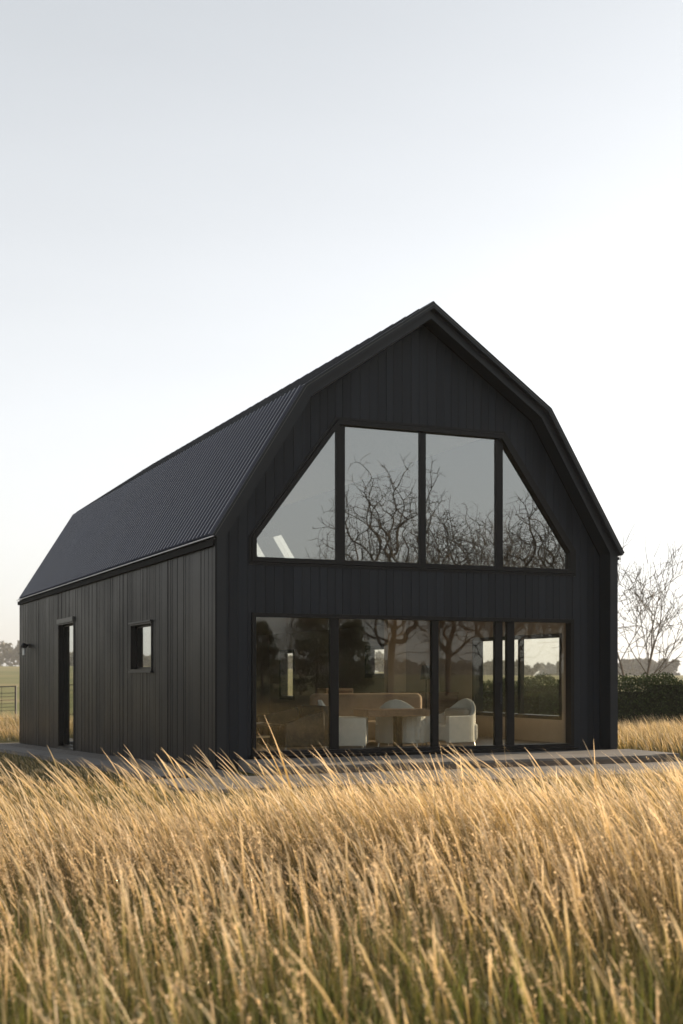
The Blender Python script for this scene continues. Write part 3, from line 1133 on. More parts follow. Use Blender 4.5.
# ------------------------------------------------------------------ trees
def bare_tree_mesh(seed, H, spread=0.5, stems=1, depth=6, r0=0.16, nbs=(5, 4, 4, 3, 3, 2), trunk=0.26, rmin=0.0055, up=0.07):
    """trunk, limbs and ever finer twigs; tips returned for leaves"""
    r = random.Random(seed)
    mb = MB()
    tips = []
    def grow(p, d, L, rad, lev):
        n = 5 if lev < 2 else 3
        pts, rads = [p.copy()], [rad]
        q, dd = p.copy(), d.copy()
        bend = Vector((r.gauss(0, 1), r.gauss(0, 1), 0)) * 0.05
        for i in range(n):
            wob = Vector((r.gauss(0, 1), r.gauss(0, 1), r.gauss(0, 0.5))) * (0.06 + 0.03 * lev) + bend
            dd = (dd + wob + Vector((0, 0, up if lev < 3 else up * 0.3))).normalized()
            q = q + dd * (L / n)
            pts.append(q.copy())
            rads.append(rad * (1 - 0.45 * (i + 1) / n))
        mb.tube(pts, rads, 8 if lev == 0 else (5 if lev < 3 else 3))
        if lev >= depth:
            tips.append(q)
            return
        nb = nbs[min(lev, len(nbs) - 1)]
        az0 = r.uniform(0, 2 * math.pi)
        for j in range(nb):
            f = (0.45 if lev == 0 else 0.2) + (0.55 if lev == 0 else 0.8) * (j + r.random() * 0.7) / nb
            i = min(int(f * n), n - 1)
            s = pts[i].lerp(pts[i + 1], min(f * n - i, 1))
            ang = spread * r.uniform(0.75, 1.4) * (1.25 if lev == 0 else 1)
            ax = dd.orthogonal().normalized()
            az = az0 + j * 2.4 + r.uniform(-0.4, 0.4)
            side = (ax * math.cos(az) + dd.cross(ax) * math.sin(az)).normalized()
            nd = (dd * math.cos(ang) + side * math.sin(ang)).normalized()
            grow(s, nd, L * r.uniform(0.55, 0.85) * (1.15 if lev == 0 else 1), max(rads[min(i + 1, n)] * r.uniform(0.42, 0.62), rmin), lev + 1)
        grow(q, (dd + Vector((r.gauss(0, .2), r.gauss(0, .2), 0))).normalized(), L * 0.75, rads[-1] * 0.9, lev + 1)
    for s in range(stems):
        a = 2 * math.pi * s / max(stems, 1) + 0.4
        m1 = 1.0 if stems > 1 else 0.0
        d = Vector((math.cos(a) * 0.22 * m1, math.sin(a) * 0.22 * m1, 1)).normalized()
        grow(Vector((math.cos(a) * 0.12 * m1, math.sin(a) * 0.12 * m1, -0.15)), d, H * trunk, r0 / (max(stems, 1) ** 0.3), 0)
    zmax = max(v[2] for v in mb.v)
    k = H / zmax
    mb.v = [(x * k, y * k, z * k if z > 0 else z) for x, y, z in mb.v]
    return mb, [t * k for t in tips]


def crown_tree(seed, H, rx, rz, cz, ntip, rtip, stems=1, trunk_top=0.3, jitter=0.12, expo=2.45):
    """tree grown towards points filling a rounded crown: limbs fork again and again into fine twigs"""
    r = np.random.default_rng(seed)
    P, par = [], []
    def add(p, q):
        P.append(np.array(p, float))
        par.append(q)
        return len(P) - 1
    root = add((0, 0, -0.2), -1)
    for s_ in range(stems):
        last = root
        a = 2 * math.pi * s_ / stems + r.uniform(0, 1)
        for k in range(1, 7):
            f = k / 6
            o_ = (0.13 * f * H if stems > 1 else 0) + 0.0
            last = add((math.cos(a) * o_ + r.normal(0, 0.012 * H), math.sin(a) * o_ + r.normal(0, 0.012 * H), trunk_top * H * f * r.uniform(0.92, 1.05)), last)
    d = r.normal(size=(ntip, 3))
    d /= np.linalg.norm(d, axis=1)[:, None]
    rad = r.random(ntip) ** 0.42
    az = np.arctan2(d[:, 1], d[:, 0])
    lump = 1 + 0.16 * np.sin(3 * az + seed) + 0.12 * np.sin(5 * az + 2.2 * d[:, 2] * 3 + seed * 2)
    T = d * (rad * lump)[:, None] * np.array([rx, rx, rz]) * H
    T[:, 2] += cz * H
    T = T[T[:, 2] > trunk_top * H * 0.7]
    base = np.array([0, 0, trunk_top * H])
    T = T[np.argsort(np.linalg.norm(T - base, axis=1) * r.uniform(0.8, 1.2, len(T)))]
    A = np.zeros((len(T) * 4 + 50, 3))
    A[:len(P)] = P
    na_ = len(P)
    par = list(par) + [0] * (len(T) * 4 + 50)
    for t_ in T:
        ok = A[2:na_]
        v = t_ - ok
        dist = np.linalg.norm(v, axis=1)
        # favour nodes lying inwards so that limbs run outwards
        cost = dist + 0.35 * np.maximum(0, np.linalg.norm(ok - base, axis=1) - np.linalg.norm(t_ - base)) 
        j = int(np.argmin(cost)) + 2
        L = dist[j - 2]
        n = 1 if L < 0.03 * H else (2 if L < 0.09 * H else 3)
        last = j
        for k in range(1, n + 1):
            q = A[j] + (t_ - A[j]) * k / n
            if k < n: q = q + r.normal(0, jitter * L, 3) + np.array([0, 0, 0.05 * L])
            A[na_] = q
            par[na_] = last
            last = na_
            na_ += 1
    nch = np.zeros(na_)
    w_ = np.zeros(na_)
    for i in range(na_ - 1, -1, -1):
        if w_[i] == 0: w_[i] = rtip ** expo
        if i > 0: w_[par[i]] += w_[i]
    R_ = w_ ** (1 / expo)
    # straighten each limb: pull every node between its parent and its stoutest child
    main = np.full(na_, -1)
    for i in range(1, na_):
        p_ = par[i]
        if main[p_] < 0 or R_[i] > R_[main[p_]]: main[p_] = i
    pr = np.array(par[:na_])
    has = (main >= 0) & (pr >= 0)
    for it in range(5):
        B = A[:na_].copy()
        B[has] = 0.4 * A[:na_][has] + 0.3 * A[pr[has]] + 0.3 * A[main[has]]
        A[:na_] = B
    mb = MB()
    for i in range(1, na_):
        a_, b_ = A[par[i]], A[i]
        k = 3 if R_[i] < 0.035 else (5 if R_[i] < 0.1 else 8)
        ra = min(R_[par[i]], R_[i] * 1.35)
        mb.tube([a_, b_ + (b_ - a_) * 0.02], [ra, R_[i]], k)
    tips = [Vector(p) for p in A[:na_][R_ <= rtip * 1.01]]
    return mb, tips


def tree_obj(name, mb, m):
    o = mb.build(name, m)
    return o


GRP = 'bare trees across the field, mirrored in the glazing'
protos = []
for sd, rx, rz, cz in ((5, 0.31, 0.38, 0.60), (21, 0.27, 0.39, 0.59), (33, 0.33, 0.36, 0.62)):
    mb, tips = crown_tree(sd, 12, rx, rz, cz, 6500, 0.0085, jitter=0.05, expo=2.6, trunk_top=0.22)
    nt_ = MB()
    protos.append((mb, tips))
vir = [(300, 95, 6.5, 0, 1), (330, 90, 10.6, 1, 0), (390, 80, 15.0, 0, 0), (448, 88, 13.4, 1, 0.7), (484, 90, 13.2, 2, 1.4),
       (520, 74, 11.0, 0, 2.2), (588, 46, 9.6, 2, 0.2), (625, 82, 13.0, 1, 2.9), (560, 95, 11.0, 0, 4.0)]
labs = ['short bare tree mirrored low in the leftmost lower pane', 'small bare tree mirrored at the right edge of the left triangular pane',
        'broad bare tree mirrored in the second upper pane', 'bare tree mirrored behind the central mullion', 'bare tree mirrored in the third upper pane',
        'bare tree mirrored beside the right triangular pane', 'near bare tree with sweeping branches mirrored in the right triangular pane',
        'bare tree mirrored off the right end of the glazing', 'distant bare tree mirrored low in the rightmost lower pane']
meshes = {}
for (u, Z, H, k, rot), lab in zip(vir, labs):
    X = (u - 341.5) / 1263 * Z
    P = CAM + RIGHT * X + FWD * Z
    x_, y_ = P.x, 0.74 - P.y
    if k not in meshes:
        o = protos[k][0].build('bare_tree', M['bark'])
        meshes[k] = o
    else:
        o = meshes[k].copy()
        COL.objects.link(o)
    s = H / 12
    o.location = (x_, y_, float(gz(x_, y_)) - 0.05)
    o.scale = (s, s, s)
    o.rotation_euler = (0, 0, rot)
    tag(o, lab, 'bare tree', GRP)

# multi-stemmed bare tree behind the hedge
mb, tips = bare_tree_mesh(14, 9.4, 0.52, 3, 4, 0.095, (3, 3, 3, 2), 0.31, rmin=0.0135, up=0.045)
o = mb.build('bare_tree', M['bark'])
o.location = (30.9, 30.6, -0.45)
tag(o, 'slender bare tree with several stems behind the green hedge', 'bare tree')


def leaf_cloud(centers, radii, n_per, size, seed, squash=0.8):
    """random leaf-sized quads around centres"""
    r = np.random.default_rng(seed)
    C = np.repeat(np.asarray(centers), n_per, axis=0)
    Rr = np.repeat(np.asarray(radii), n_per)
    d = r.normal(size=(len(C), 3))
    d /= np.linalg.norm(d, axis=1)[:, None]
    rad = Rr * r.uniform(0.25, 1, len(C)) ** 0.6
    P = C + d * rad[:, None] * np.array([1, 1, squash])
    return quads(P, size * r.uniform(0.6, 1.4, len(P)), r)


def quads(P, sz, r, flat=1.0):
    a = r.normal(size=(len(P), 3))
    a /= np.linalg.norm(a, axis=1)[:, None]
    bb = r.normal(size=(len(P), 3))
    bb -= a * (a * bb).sum(1)[:, None]
    bb /= np.linalg.norm(bb, axis=1)[:, None]
    a *= sz[:, None] * 0.5
    bb *= sz[:, None] * 0.32 * flat
    V = np.stack([P - a, P - bb * 0.9, P + a, P + bb], 1).reshape(-1, 3)
    F = np.arange(len(V)).reshape(-1, 4)
    t = np.zeros((len(V), 4))
    t[:, 0] = np.repeat(r.random(len(P)), 4)
    t[:, 1] = np.repeat(r.random(len(P)), 4)
    t[:, 3] = 1
    return V, F, t


# autumn tree whose crown just reaches the right edge of the view
mb, tips = crown_tree(44, 6.6, 0.33, 0.36, 0.62, 420, 0.012)
at = empty('autumn_tree', (0, 0, 0))
tag(at, 'tree with orange-brown leaves at the right edge of the photo', 'tree')
ax_, ay_ = 22.8, 11.9
o = mb.build('trunk', M['bark'], at)
ta = np.array([tuple(t) for t in tips])
V, F, T = leaf_cloud(ta[::3], np.full(len(ta[::3]), 0.3), 16, 0.12, 5)
o2 = big_mesh('crown', V, F, M['leaf_autumn'], at, T)
at.location = (ax_, ay_, float(gz(ax_, ay_)))

# evergreens mirrored in the lower left panes
for (u, Z, H, lab) in [(316, 66, 5.6, 'dark evergreen mirrored at the right of the leftmost lower pane'), (262, 72, 4.6, 'dark evergreen mirrored at the left edge of the lower glazing'),
                       (352, 64, 4.4, 'low dark evergreen mirrored behind the white armchair'), (500, 70, 3.8, 'low dark evergreen mirrored near the door stack')]:
    X = (u - 341.5) / 1263 * Z
    P = CAM + RIGHT * X + FWD * Z
    x_, y_ = P.x, 0.74 - P.y
    r = np.random.default_rng(int(u))
    n = 120
    zz = r.uniform(0.10, 0.95, n)
    rad = (1 - zz) ** 0.6 * H * 0.36 + 0.15
    aa = r.uniform(0, 2 * np.pi, n)
    rr = rad * r.uniform(0.2, 0.9, n)
    C = np.stack([rr * np.cos(aa), rr * np.sin(aa), zz * H], 1)
    V, F, T = leaf_cloud(C, r.uniform(0.2, 0.5, n), 60, 0.14, int(u))
    root = empty('evergreen_tree', (0, 0, 0))
    tag(root, lab, 'evergreen', 'evergreens across the field')
    big_mesh('crown', V, F, M['leaf_dark'], root, T)
    mb = MB()
    mb.tube([(0, 0, -0.1), (0.03, 0, H * 0.4), (0, 0.02, H * 0.9)], [0.14, 0.09, 0.02], 8)
    mb.build('trunk', M['bark'], root)
    root.location = (x_, y_, float(gz(x_, y_)))

# hedge on the right, facing the camera
r = np.random.default_rng(77)
n = 150000
s = r.uniform(-9, 26, n)
dep = r.uniform(-0.7, 0.7, n)
topz = 1.78 + 0.10 * np.sin(s * 1.7) + 0.07 * np.sin(s * 4.3 + 1) + 0.05 * np.sin(s * 9.1)
zz = topz * r.random(n) ** 0.75 + np.abs(r.normal(0, 0.06, n))
hc = CAM + FWD * 43 + RIGHT * 9.5
P = np.stack([hc.x + RIGHT.x * s + FWD.x * dep, hc.y + RIGHT.y * s + FWD.y * dep, zz], 1)
P[:, 2] += gz(P[:, 0], P[:, 1])
V, F, T = quads(P, r.uniform(0.05, 0.11, n), r)
# stretch leaves upward for the feathery look of the hedge
o = big_mesh('hedge', V, F, leafy_mat('hedge_leaves', [[(0.0, (0.035, 0.052, 0.016)), (1.0, (0.055, 0.075, 0.024))]], trans=0.1, gloss=0.01), None, T)
tag(o, 'long clipped dark green hedge behind the golden grass on the right', 'hedge')

# the hedge's dense dark inside
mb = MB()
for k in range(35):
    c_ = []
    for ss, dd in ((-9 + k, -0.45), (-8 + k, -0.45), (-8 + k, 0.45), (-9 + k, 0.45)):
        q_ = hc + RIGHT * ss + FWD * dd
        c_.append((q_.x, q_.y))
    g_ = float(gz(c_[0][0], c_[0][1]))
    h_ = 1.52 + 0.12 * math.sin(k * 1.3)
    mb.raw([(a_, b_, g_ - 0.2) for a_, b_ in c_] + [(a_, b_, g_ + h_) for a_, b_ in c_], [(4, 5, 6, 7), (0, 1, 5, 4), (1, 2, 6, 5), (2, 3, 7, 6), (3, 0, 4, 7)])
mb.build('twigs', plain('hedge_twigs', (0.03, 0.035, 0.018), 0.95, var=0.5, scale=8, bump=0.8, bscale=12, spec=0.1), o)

# distant woods: a ring of crowns
r = np.random.default_rng(5)
C, Rd = [], []
for k in range(1700):
    a = r.uniform(0, 2 * np.pi)
    d = r.uniform(650, 760)
    x_, y_ = CAM.x + d * math.cos(a), CAM.y + d * math.sin(a)
    g0 = float(gz(x_, y_))
    h = (10.5 + 2.6 * math.sin(a * 9) + 2.0 * math.sin(a * 23 + 1)) * r.uniform(0.8, 1.12)
    h *= 1 - 0.35 * float(sstep(-60, 120, (x_ - CAM.x) * RIGHT.x + (y_ - CAM.y) * RIGHT.y))
    for j in range(4):
        C.append((x_ + r.normal(0, 3), y_ + r.normal(0, 3), g0 + h * (0.15 + 0.24 * j)))
        Rd.append(h * (0.46 - 0.06 * j))
V, F, T = leaf_cloud(C, Rd, 52, 2.6, 9)
o = big_mesh('distant_woods', V, F, M['wood_far'], None, T)
tag(o, 'hazy line of distant woodland along the horizon', 'woods', kind='stuff')

# fence in the left distance
fr_c = CAM + FWD * 54
def fpt(X, z=0.0):
    p = fr_c + RIGHT * X
    return Vector((p.x, p.y, float(gz(p.x, p.y)) + z))
fence = empty('wire_fence', fpt(-14.2))
tag(fence, 'dark metal wire fence across the green field at the left edge', 'fence')
Xs = [-13.93 - 2.4 * k for k in range(8)]
for X in Xs:
    mb = MB()
    mb.tube([fpt(X, -0.1), fpt(X, 1.5)], 0.045, 6)
    mb.build('post', M['wire'], fence)
mb = MB()
for z, rd in ((1.48, 0.03), (1.2, 0.012), (1.05, 0.012), (0.9, 0.012), (0.75, 0.012), (0.6, 0.012), (0.45, 0.012), (0.12, 0.03)):
    for a, c in zip(Xs[:-1], Xs[1:]):
        mb.tube([fpt(a, z), fpt(c, z)], rd, 4)
for X in np.arange(Xs[-1], Xs[0], 0.6):
    mb.tube([fpt(X, 0.12), fpt(X, 1.48)], 0.01, 4)
mb.build('rails', M['wire'], fence)


# ------------------------------------------------------------------ grass
def blades(px, py, h, width, lean_dir, lean, droop, tint_r, tint_b, profile, levels, zb=None, t0=0.0, t1=1.0):
    """vectorised curved strips; profile(t) gives relative width"""
    n = len(px)
    t = np.linspace(0, 1, levels + 1)
    z0 = gz(px, py) - 0.02 if zb is None else zb
    L = h[:, None]
    T = t[None, :]
    out = lean[:, None] * L * (0.35 * T + 0.65 * T ** 2.3)
    up = L * (T - droop[:, None] * T ** 3.2)
    cx = px[:, None] + np.cos(lean_dir)[:, None] * out
    cy = py[:, None] + np.sin(lean_dir)[:, None] * out
    cz = z0[:, None] + up
    fa = lean_dir + np.pi / 2 + rng.normal(0, 0.7, n)
    wx, wy = np.cos(fa)[:, None], np.sin(fa)[:, None]
    wd = 0.5 * width[:, None] * profile(T)
    V = np.empty((n, levels + 1, 2, 3), np.float32)
    V[:, :, 0, 0], V[:, :, 1, 0] = cx - wx * wd, cx + wx * wd
    V[:, :, 0, 1], V[:, :, 1, 1] = cy - wy * wd, cy + wy * wd
    V[:, :, 0, 2], V[:, :, 1, 2] = cz, cz
    base = (np.arange(n) * (levels + 1) * 2)[:, None] + (np.arange(levels) * 2)[None, :]
    F = np.stack([base, base + 1, base + 3, base + 2], -1).reshape(-1, 4)
    C = np.ones((n, levels + 1, 2, 4), np.float32)
    C[..., 0] = tint_r[:, None, None]
    C[..., 1] = (t0 + (t1 - t0) * t)[None, :, None]
    C[..., 2] = tint_b[:, None, None]
    return V.reshape(-1, 3), F, C.reshape(-1, 4), (cx, cy, cz)


def leaf_prof(T): return np.clip(0.75 + 0.4 * T, 0, 1) * (1 - T ** 3) + 0.06
def stalk_prof(T):
    return 0.32 + 0.95 * np.exp(-((T - 0.84) / 0.11) ** 2) - 0.3 * T ** 8


def join(parts):
    V, F, C, o = [], [], [], 0
    for v, f, c in parts:
        V.append(v)
        F.append(f + o)
        C.append(c)
        o += len(v)
    return np.concatenate(V), np.concatenate(F), np.concatenate(C)


def blocked(x, y, m=0.0):
    hs = (x > -0.2 - m) & (x < 7.8 + m) & (y > -0.5) & (y < 18.6 + m)
    pv = (x > -1.55 - m) & (x < 14.6 + m) & (y > -3.6 - m) & (y < -1.0)
    pt = (x > -1.6 - m) & (x < 0.3) & (y > -2) & (y < 19.6)
    sl_ = (x > 0.2) & (x < 8.0) & (y > -2) & (y < 0.5)
    return hs | pv | pt | sl_


def paving_dist(x, y):
    dx = np.maximum(np.maximum(-1.6 - x, x - 14.6), 0)
    dy = np.maximum(np.maximum(-3.6 - y, y - 19.6), 0)
    return np.hypot(dx, dy)


def vnoise(x, y, s, seed=0):
    """smooth value noise"""
    g = np.random.default_rng(seed).random((64, 64))
    x, y = x * s, y * s
    xi, yi = np.floor(x).astype(int), np.floor(y).astype(int)
    fx, fy = x - xi, y - yi
    fx, fy = fx * fx * (3 - 2 * fx), fy * fy * (3 - 2 * fy)
    G = lambda i, j: g[i % 64, j % 64]
    return (G(xi, yi) * (1 - fx) + G(xi + 1, yi) * fx) * (1 - fy) + (G(xi, yi + 1) * (1 - fx) + G(xi + 1, yi + 1) * fx) * fy


LEFT_ANG = math.atan2(-RIGHT.y, -RIGHT.x)      # wind blows towards the left of the photo


def field(nn, Z0, Z1, side=1.6, zpow=1.0):
    Z = Z0 + (Z1 - Z0) * rng.random(nn) ** zpow
    X = rng.uniform(-1, 1, nn) * (0.30 * Z + side)
    x = CAM.x + RIGHT.x * X + FWD.x * Z
    y = CAM.y + RIGHT.y * X + FWD.y * Z
    k = ~blocked(x, y)
    return x[k], y[k], Z[k]


def hscale(x, y):
    d = paving_dist(x, y)
    return 0.14 + 0.86 * np.clip(d / 8.6, 0, 1) ** 1.35


parts = []
# leaves of the tussocks
x, y, Z = field(200000, 1.5, 20.0, zpow=0.60)
# pull blades toward tussock centres
cell = 0.22
cx_, cy_ = np.floor(x / cell), np.floor(y / cell)
hsh = np.sin(cx_ * 127.1 + cy_ * 311.7) * 43758.5453
j1 = hsh - np.floor(hsh)
hsh2 = np.sin(cx_ * 269.5 + cy_ * 183.3) * 24634.6345
j2 = hsh2 - np.floor(hsh2)
tx, ty = (cx_ + 0.2 + 0.6 * j1) * cell, (cy_ + 0.2 + 0.6 * j2) * cell
pull = rng.uniform(0.2, 0.75, len(x))
x, y = x + (tx - x) * pull, y + (ty - y) * pull
n = len(x)
big = vnoise(x, y, 0.55, 1)
hol = sstep(0.25, 0.6, vnoise(x, y, 0.42, 12))
h = rng.uniform(0.26, 0.74, n) * (0.40 + 0.9 * big) * (0.75 + 0.27 * hol) * hscale(x, y) * (0.8 + 0.4 * j1)
green = np.clip(0.9 * (vnoise(x, y, 0.7, 2) - 0.35) + 1.3 * (1 - sstep(2.5, 7.0, Z)) * rng.random(n) + 0.25 * (1 - big) + rng.normal(0, 0.10, n), 0, 1)
away = np.arctan2(y - ty, x - tx)
lean_d = np.where(rng.random(n) < 0.5, away, LEFT_ANG + rng.normal(0, 0.6, n) + 2.0 * (vnoise(x, y, 0.9, 6) - 0.5))
lean = np.abs(rng.normal(0.16, 0.13, n)) + 0.34 * sstep(4, 10, Z) * rng.random(n)
wd = rng.uniform(0.0014, 0.0038, n) * (1 + Z / 15)
Vv, Ff, Cc, _ = blades(x, y, h, wd, lean_d, lean, rng.uniform(0.0, 0.28, n) + 0.22 * rng.random(n) * (rng.random(n) < 0.5), rng.random(n) * 0.55 + 0.3 * big, green, leaf_prof, 5, t1=0.95)
parts.append((Vv, Ff, Cc))
# flowering stalks bowed by the wind
x, y, Z = field(76000, 1.9, 20.0, zpow=0.62)
keep = rng.random(len(x)) < (0.15 + 0.85 * vnoise(x, y, 0.8, 3)) * (0.5 + 0.5 * sstep(0.25, 0.6, vnoise(x, y, 0.42, 12))) * (0.6 + 0.4 * sstep(3, 6, Z)) * (0.25 + 0.75 * sstep(0.4, 4.0, paving_dist(x, y)))
x, y, Z = x[keep], y[keep], Z[keep]
n = len(x)
h = rng.uniform(0.46, 1.0, n) * (0.72 + 0.42 * vnoise(x, y, 0.55, 1)) * (0.12 + 0.88 * hscale(x, y))
wd = rng.uniform(0.003, 0.0075, n) * (1 + Z / 18)
sd_ = LEFT_ANG + rng.normal(0, 0.5, n) + 1.4 * (vnoise(x, y, 0.9, 6) - 0.5)
ln_ = np.clip(rng.normal(0.16, 0.12, n), 0.02, 0.8) + 0.22 * sstep(4, 10, Z)
Vv, Ff, Cc, (cx, cy, cz) = blades(x, y, h, wd, sd_, ln_, rng.uniform(0.02, 0.2, n) + 0.25 * (rng.random(n) < 0.25) * rng.random(n), 0.35 + 0.65 * rng.random(n),
                                  np.clip(rng.normal(0.06, 0.08, n) + 0.6 * (1 - sstep(2.5, 5.5, Z)) * (rng.random(n) < 0.6), 0, 1), stalk_prof, 10)
parts.append((Vv, Ff, Cc))
# spikelets on the nearer heads
nr = np.where(Z < 8.5)[0]
nr = nr[rng.random(len(nr)) < 0.6]
ks = 24
tt = rng.uniform(0.68, 1.0, (len(nr), ks)) * 10
i0 = np.minimum(tt.astype(int), 9)
fr_ = tt - i0
rows = nr[:, None]
sp = lambda A: (A[rows, i0] * (1 - fr_) + A[rows, i0 + 1] * fr_).ravel()
P = np.stack([sp(cx), sp(cy), sp(cz)], 1) + rng.normal(0, 0.0045, (len(nr) * ks, 3))
V2_, F2_, T2_ = quads(P, rng.uniform(0.008, 0.017, len(P)), rng, 0.9)
T2_[:, 1] = 0.9
T2_[:, 2] = 0.0
parts.append((V2_, F2_, T2_))
# green blades between the stems
x, y, Z = field(28000, 1.4, 8.0)
n = len(x)
Vv, Ff, Cc, _ = blades(x, y, rng.uniform(0.25, 0.66, n) * (1.12 - 0.07 * Z), rng.uniform(0.004, 0.009, n), rng.uniform(0, 2 * np.pi, n), np.abs(rng.normal(0.22, 0.15, n)),
                       rng.uniform(0, 0.25, n), rng.random(n), rng.uniform(0.75, 1, n), leaf_prof, 5, t0=0.15, t1=0.7)
parts.append((Vv, Ff, Cc))
# broad dry reeds: a few stand out above the rest
hx = []
for (u, Z_, top, wdt, ln0) in [(308, 8.5, 718, 0.026, 0.24), (598, 9.5, 730, 0.022, 0.03), (623, 9.2, 730, 0.024, 0.26), (300, 10.5, 736, 0.014, 0.35), (452, 10, 742, 0.012, 0.1), (512, 10.5, 742, 0.012, 0.08),
                               (158, 4.2, 905, 0.018, 0.12), (440, 3.0, 985, 0.02, 0.18), (105, 3.6, 965, 0.016, 0.02), (505, 3.2, 990, 0.016, 0.05), (50, 4.5, 870, 0.014, 0.3), (225, 6.5, 800, 0.013, 0.2), (415, 7.5, 790, 0.013, 0.3), (600, 5.4, 850, 0.014, 0.22)]:
    X = (u - 341.5) / 1263 * Z_
    P = CAM + RIGHT * X + FWD * Z_
    hh = 1.489 - (top - 675) / 1263 * Z_
    hx.append((P.x, P.y, hh * 1.04, wdt, ln0))
hx = np.array(hx)
hx[:, 3] *= 1.5
Vv, Ff, Cc, _ = blades(hx[:, 0], hx[:, 1], hx[:, 2], hx[:, 3], np.full(len(hx), LEFT_ANG), hx[:, 4], np.full(len(hx), 0.02), np.full(len(hx), 0.5), np.full(len(hx), 0.0),
                       lambda T: 0.3 + 0.9 * np.exp(-((T - 0.62) / 0.25) ** 2) * (1 - T ** 6) - 0.25 * T ** 6, 12)
parts.append((Vv, Ff, Cc))
# scattered taller stems whose bowed tips stand against the dark walls
x, y, Z = field(1300, 7.0, 13.0)
n = len(x)
h = (1.489 - (rng.uniform(746, 800, n) - 675) / 1263 * Z) * 1.12
Vv, Ff, Cc, _ = blades(x, y, h, rng.uniform(0.005, 0.010, n) * (1 + Z / 16), LEFT_ANG + rng.normal(0, 0.35, n), rng.uniform(0.3, 0.6, n), rng.uniform(0.06, 0.16, n), 0.3 + 0.5 * rng.random(n), np.clip(rng.normal(0.1, 0.1, n), 0, 1), stalk_prof, 12)
parts.append((Vv, Ff, Cc))
# the same grass going on to both sides
def flank(nn, Z0, Z1):
    Z = rng.uniform(Z0, Z1, nn)
    X = rng.choice((-1, 1), nn) * (0.30 * Z + 1.5 + 6.5 * rng.random(nn) ** 1.2)
    x = CAM.x + RIGHT.x * X + FWD.x * Z
    y = CAM.y + RIGHT.y * X + FWD.y * Z
    k = ~blocked(x, y)
    return x[k], y[k], Z[k]
x, y, Z = flank(100000, -2.5, 20.0)
n = len(x)
bg2 = vnoise(x, y, 0.55, 1)
Vv, Ff, Cc, _ = blades(x, y, rng.uniform(0.26, 0.74, n) * (0.40 + 0.9 * bg2) * hscale(x, y), rng.uniform(0.003, 0.0065, n), LEFT_ANG + rng.normal(0, 0.9, n), np.abs(rng.normal(0.3, 0.18, n)),
                       rng.uniform(0.0, 0.3, n), rng.random(n) * 0.6 + 0.3 * bg2, np.clip(rng.normal(0.25, 0.2, n), 0, 1), leaf_prof, 4)
parts.append((Vv, Ff, Cc))
x, y, Z = flank(20000, -2.5, 18.0)
n = len(x)
Vv, Ff, Cc, _ = blades(x, y, rng.uniform(0.46, 1.0, n) * (0.72 + 0.42 * vnoise(x, y, 0.55, 1)) * (0.12 + 0.88 * hscale(x, y)), rng.uniform(0.005, 0.010, n), LEFT_ANG + rng.normal(0, 0.5, n),
                       np.clip(rng.normal(0.32, 0.14, n), 0.02, 0.8), rng.uniform(0.02, 0.25, n), 0.35 + 0.65 * rng.random(n), np.clip(rng.normal(0.1, 0.1, n), 0, 1), stalk_prof, 8)
parts.append((Vv, Ff, Cc))
# thin stray strands tangled low down
x, y, Z = field(26000, 1.5, 12.0)
n = len(x)
Vv, Ff, Cc, _ = blades(x, y, rng.uniform(0.3, 0.6, n) * hscale(x, y), rng.uniform(0.0018, 0.003, n) * (1 + Z / 13), rng.uniform(0, 2 * np.pi, n), rng.uniform(0.5, 1.4, n),
                       rng.uniform(0.3, 0.9, n), rng.random(n), rng.uniform(0, 0.3, n), leaf_prof, 7, t0=0.35)
parts.append((Vv, Ff, Cc))
V, F, C = join(parts)
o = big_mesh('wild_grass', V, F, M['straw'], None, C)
tag(o, 'tall golden wild grass bowed by the wind in front of the house', 'grass', kind='stuff')

# tiny metallic beads added through the near grass to make sun glints
x, y, Z = field(1100, 2.2, 6.5)
n = len(x)
dz = gz(x, y) + rng.uniform(0.25, 0.72, n)
u_ = np.linspace(0, np.pi, 7)
ph = np.linspace(0, 2 * np.pi, 9)[:-1]
sphv = np.array([(math.sin(a) * math.cos(b_), math.sin(a) * math.sin(b_), math.cos(a)) for a in u_ for b_ in ph])
sphf = np.array([(i * 8 + j, (i + 1) * 8 + j, (i + 1) * 8 + (j + 1) % 8, i * 8 + (j + 1) % 8) for i in range(6) for j in range(8)])
rad_ = rng.uniform(0.0012, 0.0030, n)
Vd = (np.stack([x, y, dz], 1)[:, None, :] + sphv[None] * rad_[:, None, None]).reshape(-1, 3)
Fd = (sphf[None] + (np.arange(n) * len(sphv))[:, None, None]).reshape(-1, 4)
o = big_mesh('glint_beads', Vd, Fd, plain('glints', (0.75, 0.68, 0.5), 0.18, metal=0.6, var=0.02), None, None, True)
tag(o, 'tiny metallic beads added for sun glints in the near grass', 'glints', kind='stuff')

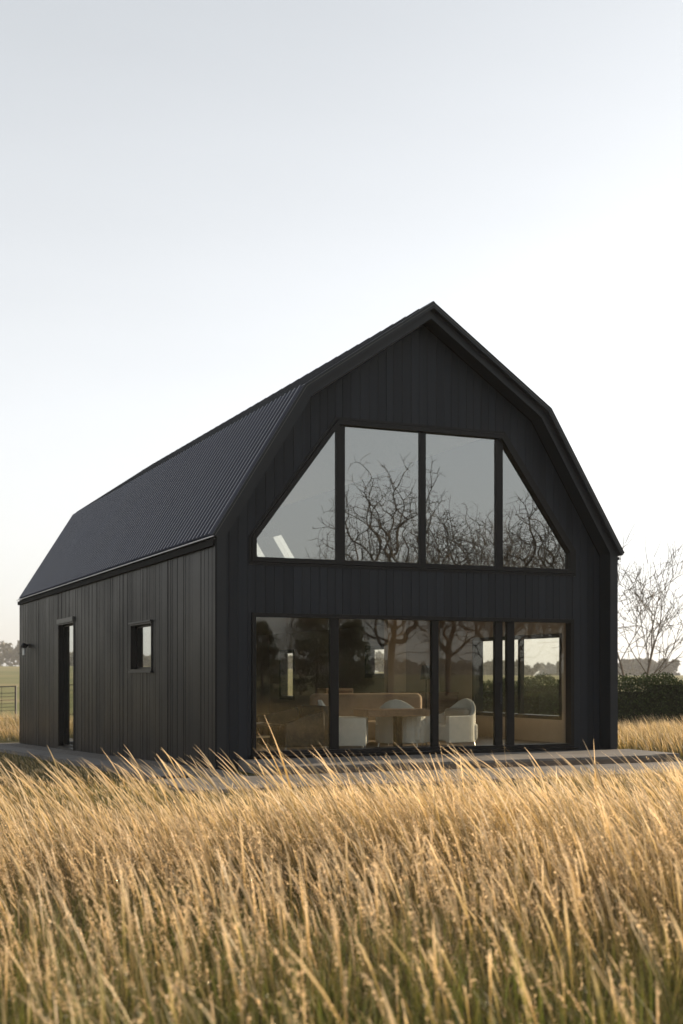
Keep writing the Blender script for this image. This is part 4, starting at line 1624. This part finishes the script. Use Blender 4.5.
# meadow round the sides and back of the house
def rect(nn, x0, x1, y0, y1):
    x, y = rng.uniform(x0, x1, nn), rng.uniform(y0, y1, nn)
    k = ~blocked(x, y, 0.1)
    return x[k], y[k]
parts = []
for (nn, x0, x1, y0, y1, hh, ww) in [(52000, 7.9, 27, -3, 20, 0.50, 0.013), (22000, -16, 9, 19.5, 32, 0.5, 0.014), (22000, -14, -1.6, -4, 20, 0.34, 0.009), (16000, 3, 15, -12, -3.6, 0.4, 0.008)]:
    x, y = rect(nn, x0, x1, y0, y1)
    n = len(x)
    bg_ = vnoise(x, y, 0.5, 8)
    d = paving_dist(x, y)
    near_ = (0.4 + 0.6 * sstep(0.3, 3.5, d)) if (y0 < -2 and x0 < 7) else 1.0
    Vv, Ff, Cc, _ = blades(x, y, rng.uniform(0.6, 1.3, n) * hh * (0.7 + 0.6 * bg_) * near_, rng.uniform(0.6, 1.3, n) * ww, LEFT_ANG + rng.normal(0, 0.7, n), np.abs(rng.normal(0.4, 0.2, n)),
                           rng.uniform(0, 0.25, n), rng.random(n), np.clip(rng.normal(0.12, 0.15, n) + 0.3 * (bg_ - 0.5), 0, 1), leaf_prof, 4, t0=0.2)
    parts.append((Vv, Ff, Cc))
V, F, C = join(parts)
o = big_mesh('meadow_grass', V, F, M['straw'], None, C)
tag(o, 'golden meadow grass beside and behind the house', 'grass', kind='stuff')

# ------------------------------------------------------------------ haze
m = bpy.data.materials.new('haze_air')
m.use_nodes = True
t = m.node_tree
t.nodes.clear()
out = N(t, 'ShaderNodeOutputMaterial')
pv = N(t, 'ShaderNodeVolumePrincipled')
pv.inputs['Color'].default_value = (0.93, 0.93, 0.92, 1)
pv.inputs['Density'].default_value = 0.0003
pv.inputs['Anisotropy'].default_value = 0.0
t.links.new(pv.outputs[0], out.inputs['Volume'])
mb = MB()
mb.box(CAM.x - 905, CAM.x + 905, CAM.y - 905, CAM.y + 905, -1.8, 28)
o = mb.build('haze', m)
tag(o, 'thin pale haze over the fields', 'haze', kind='stuff')
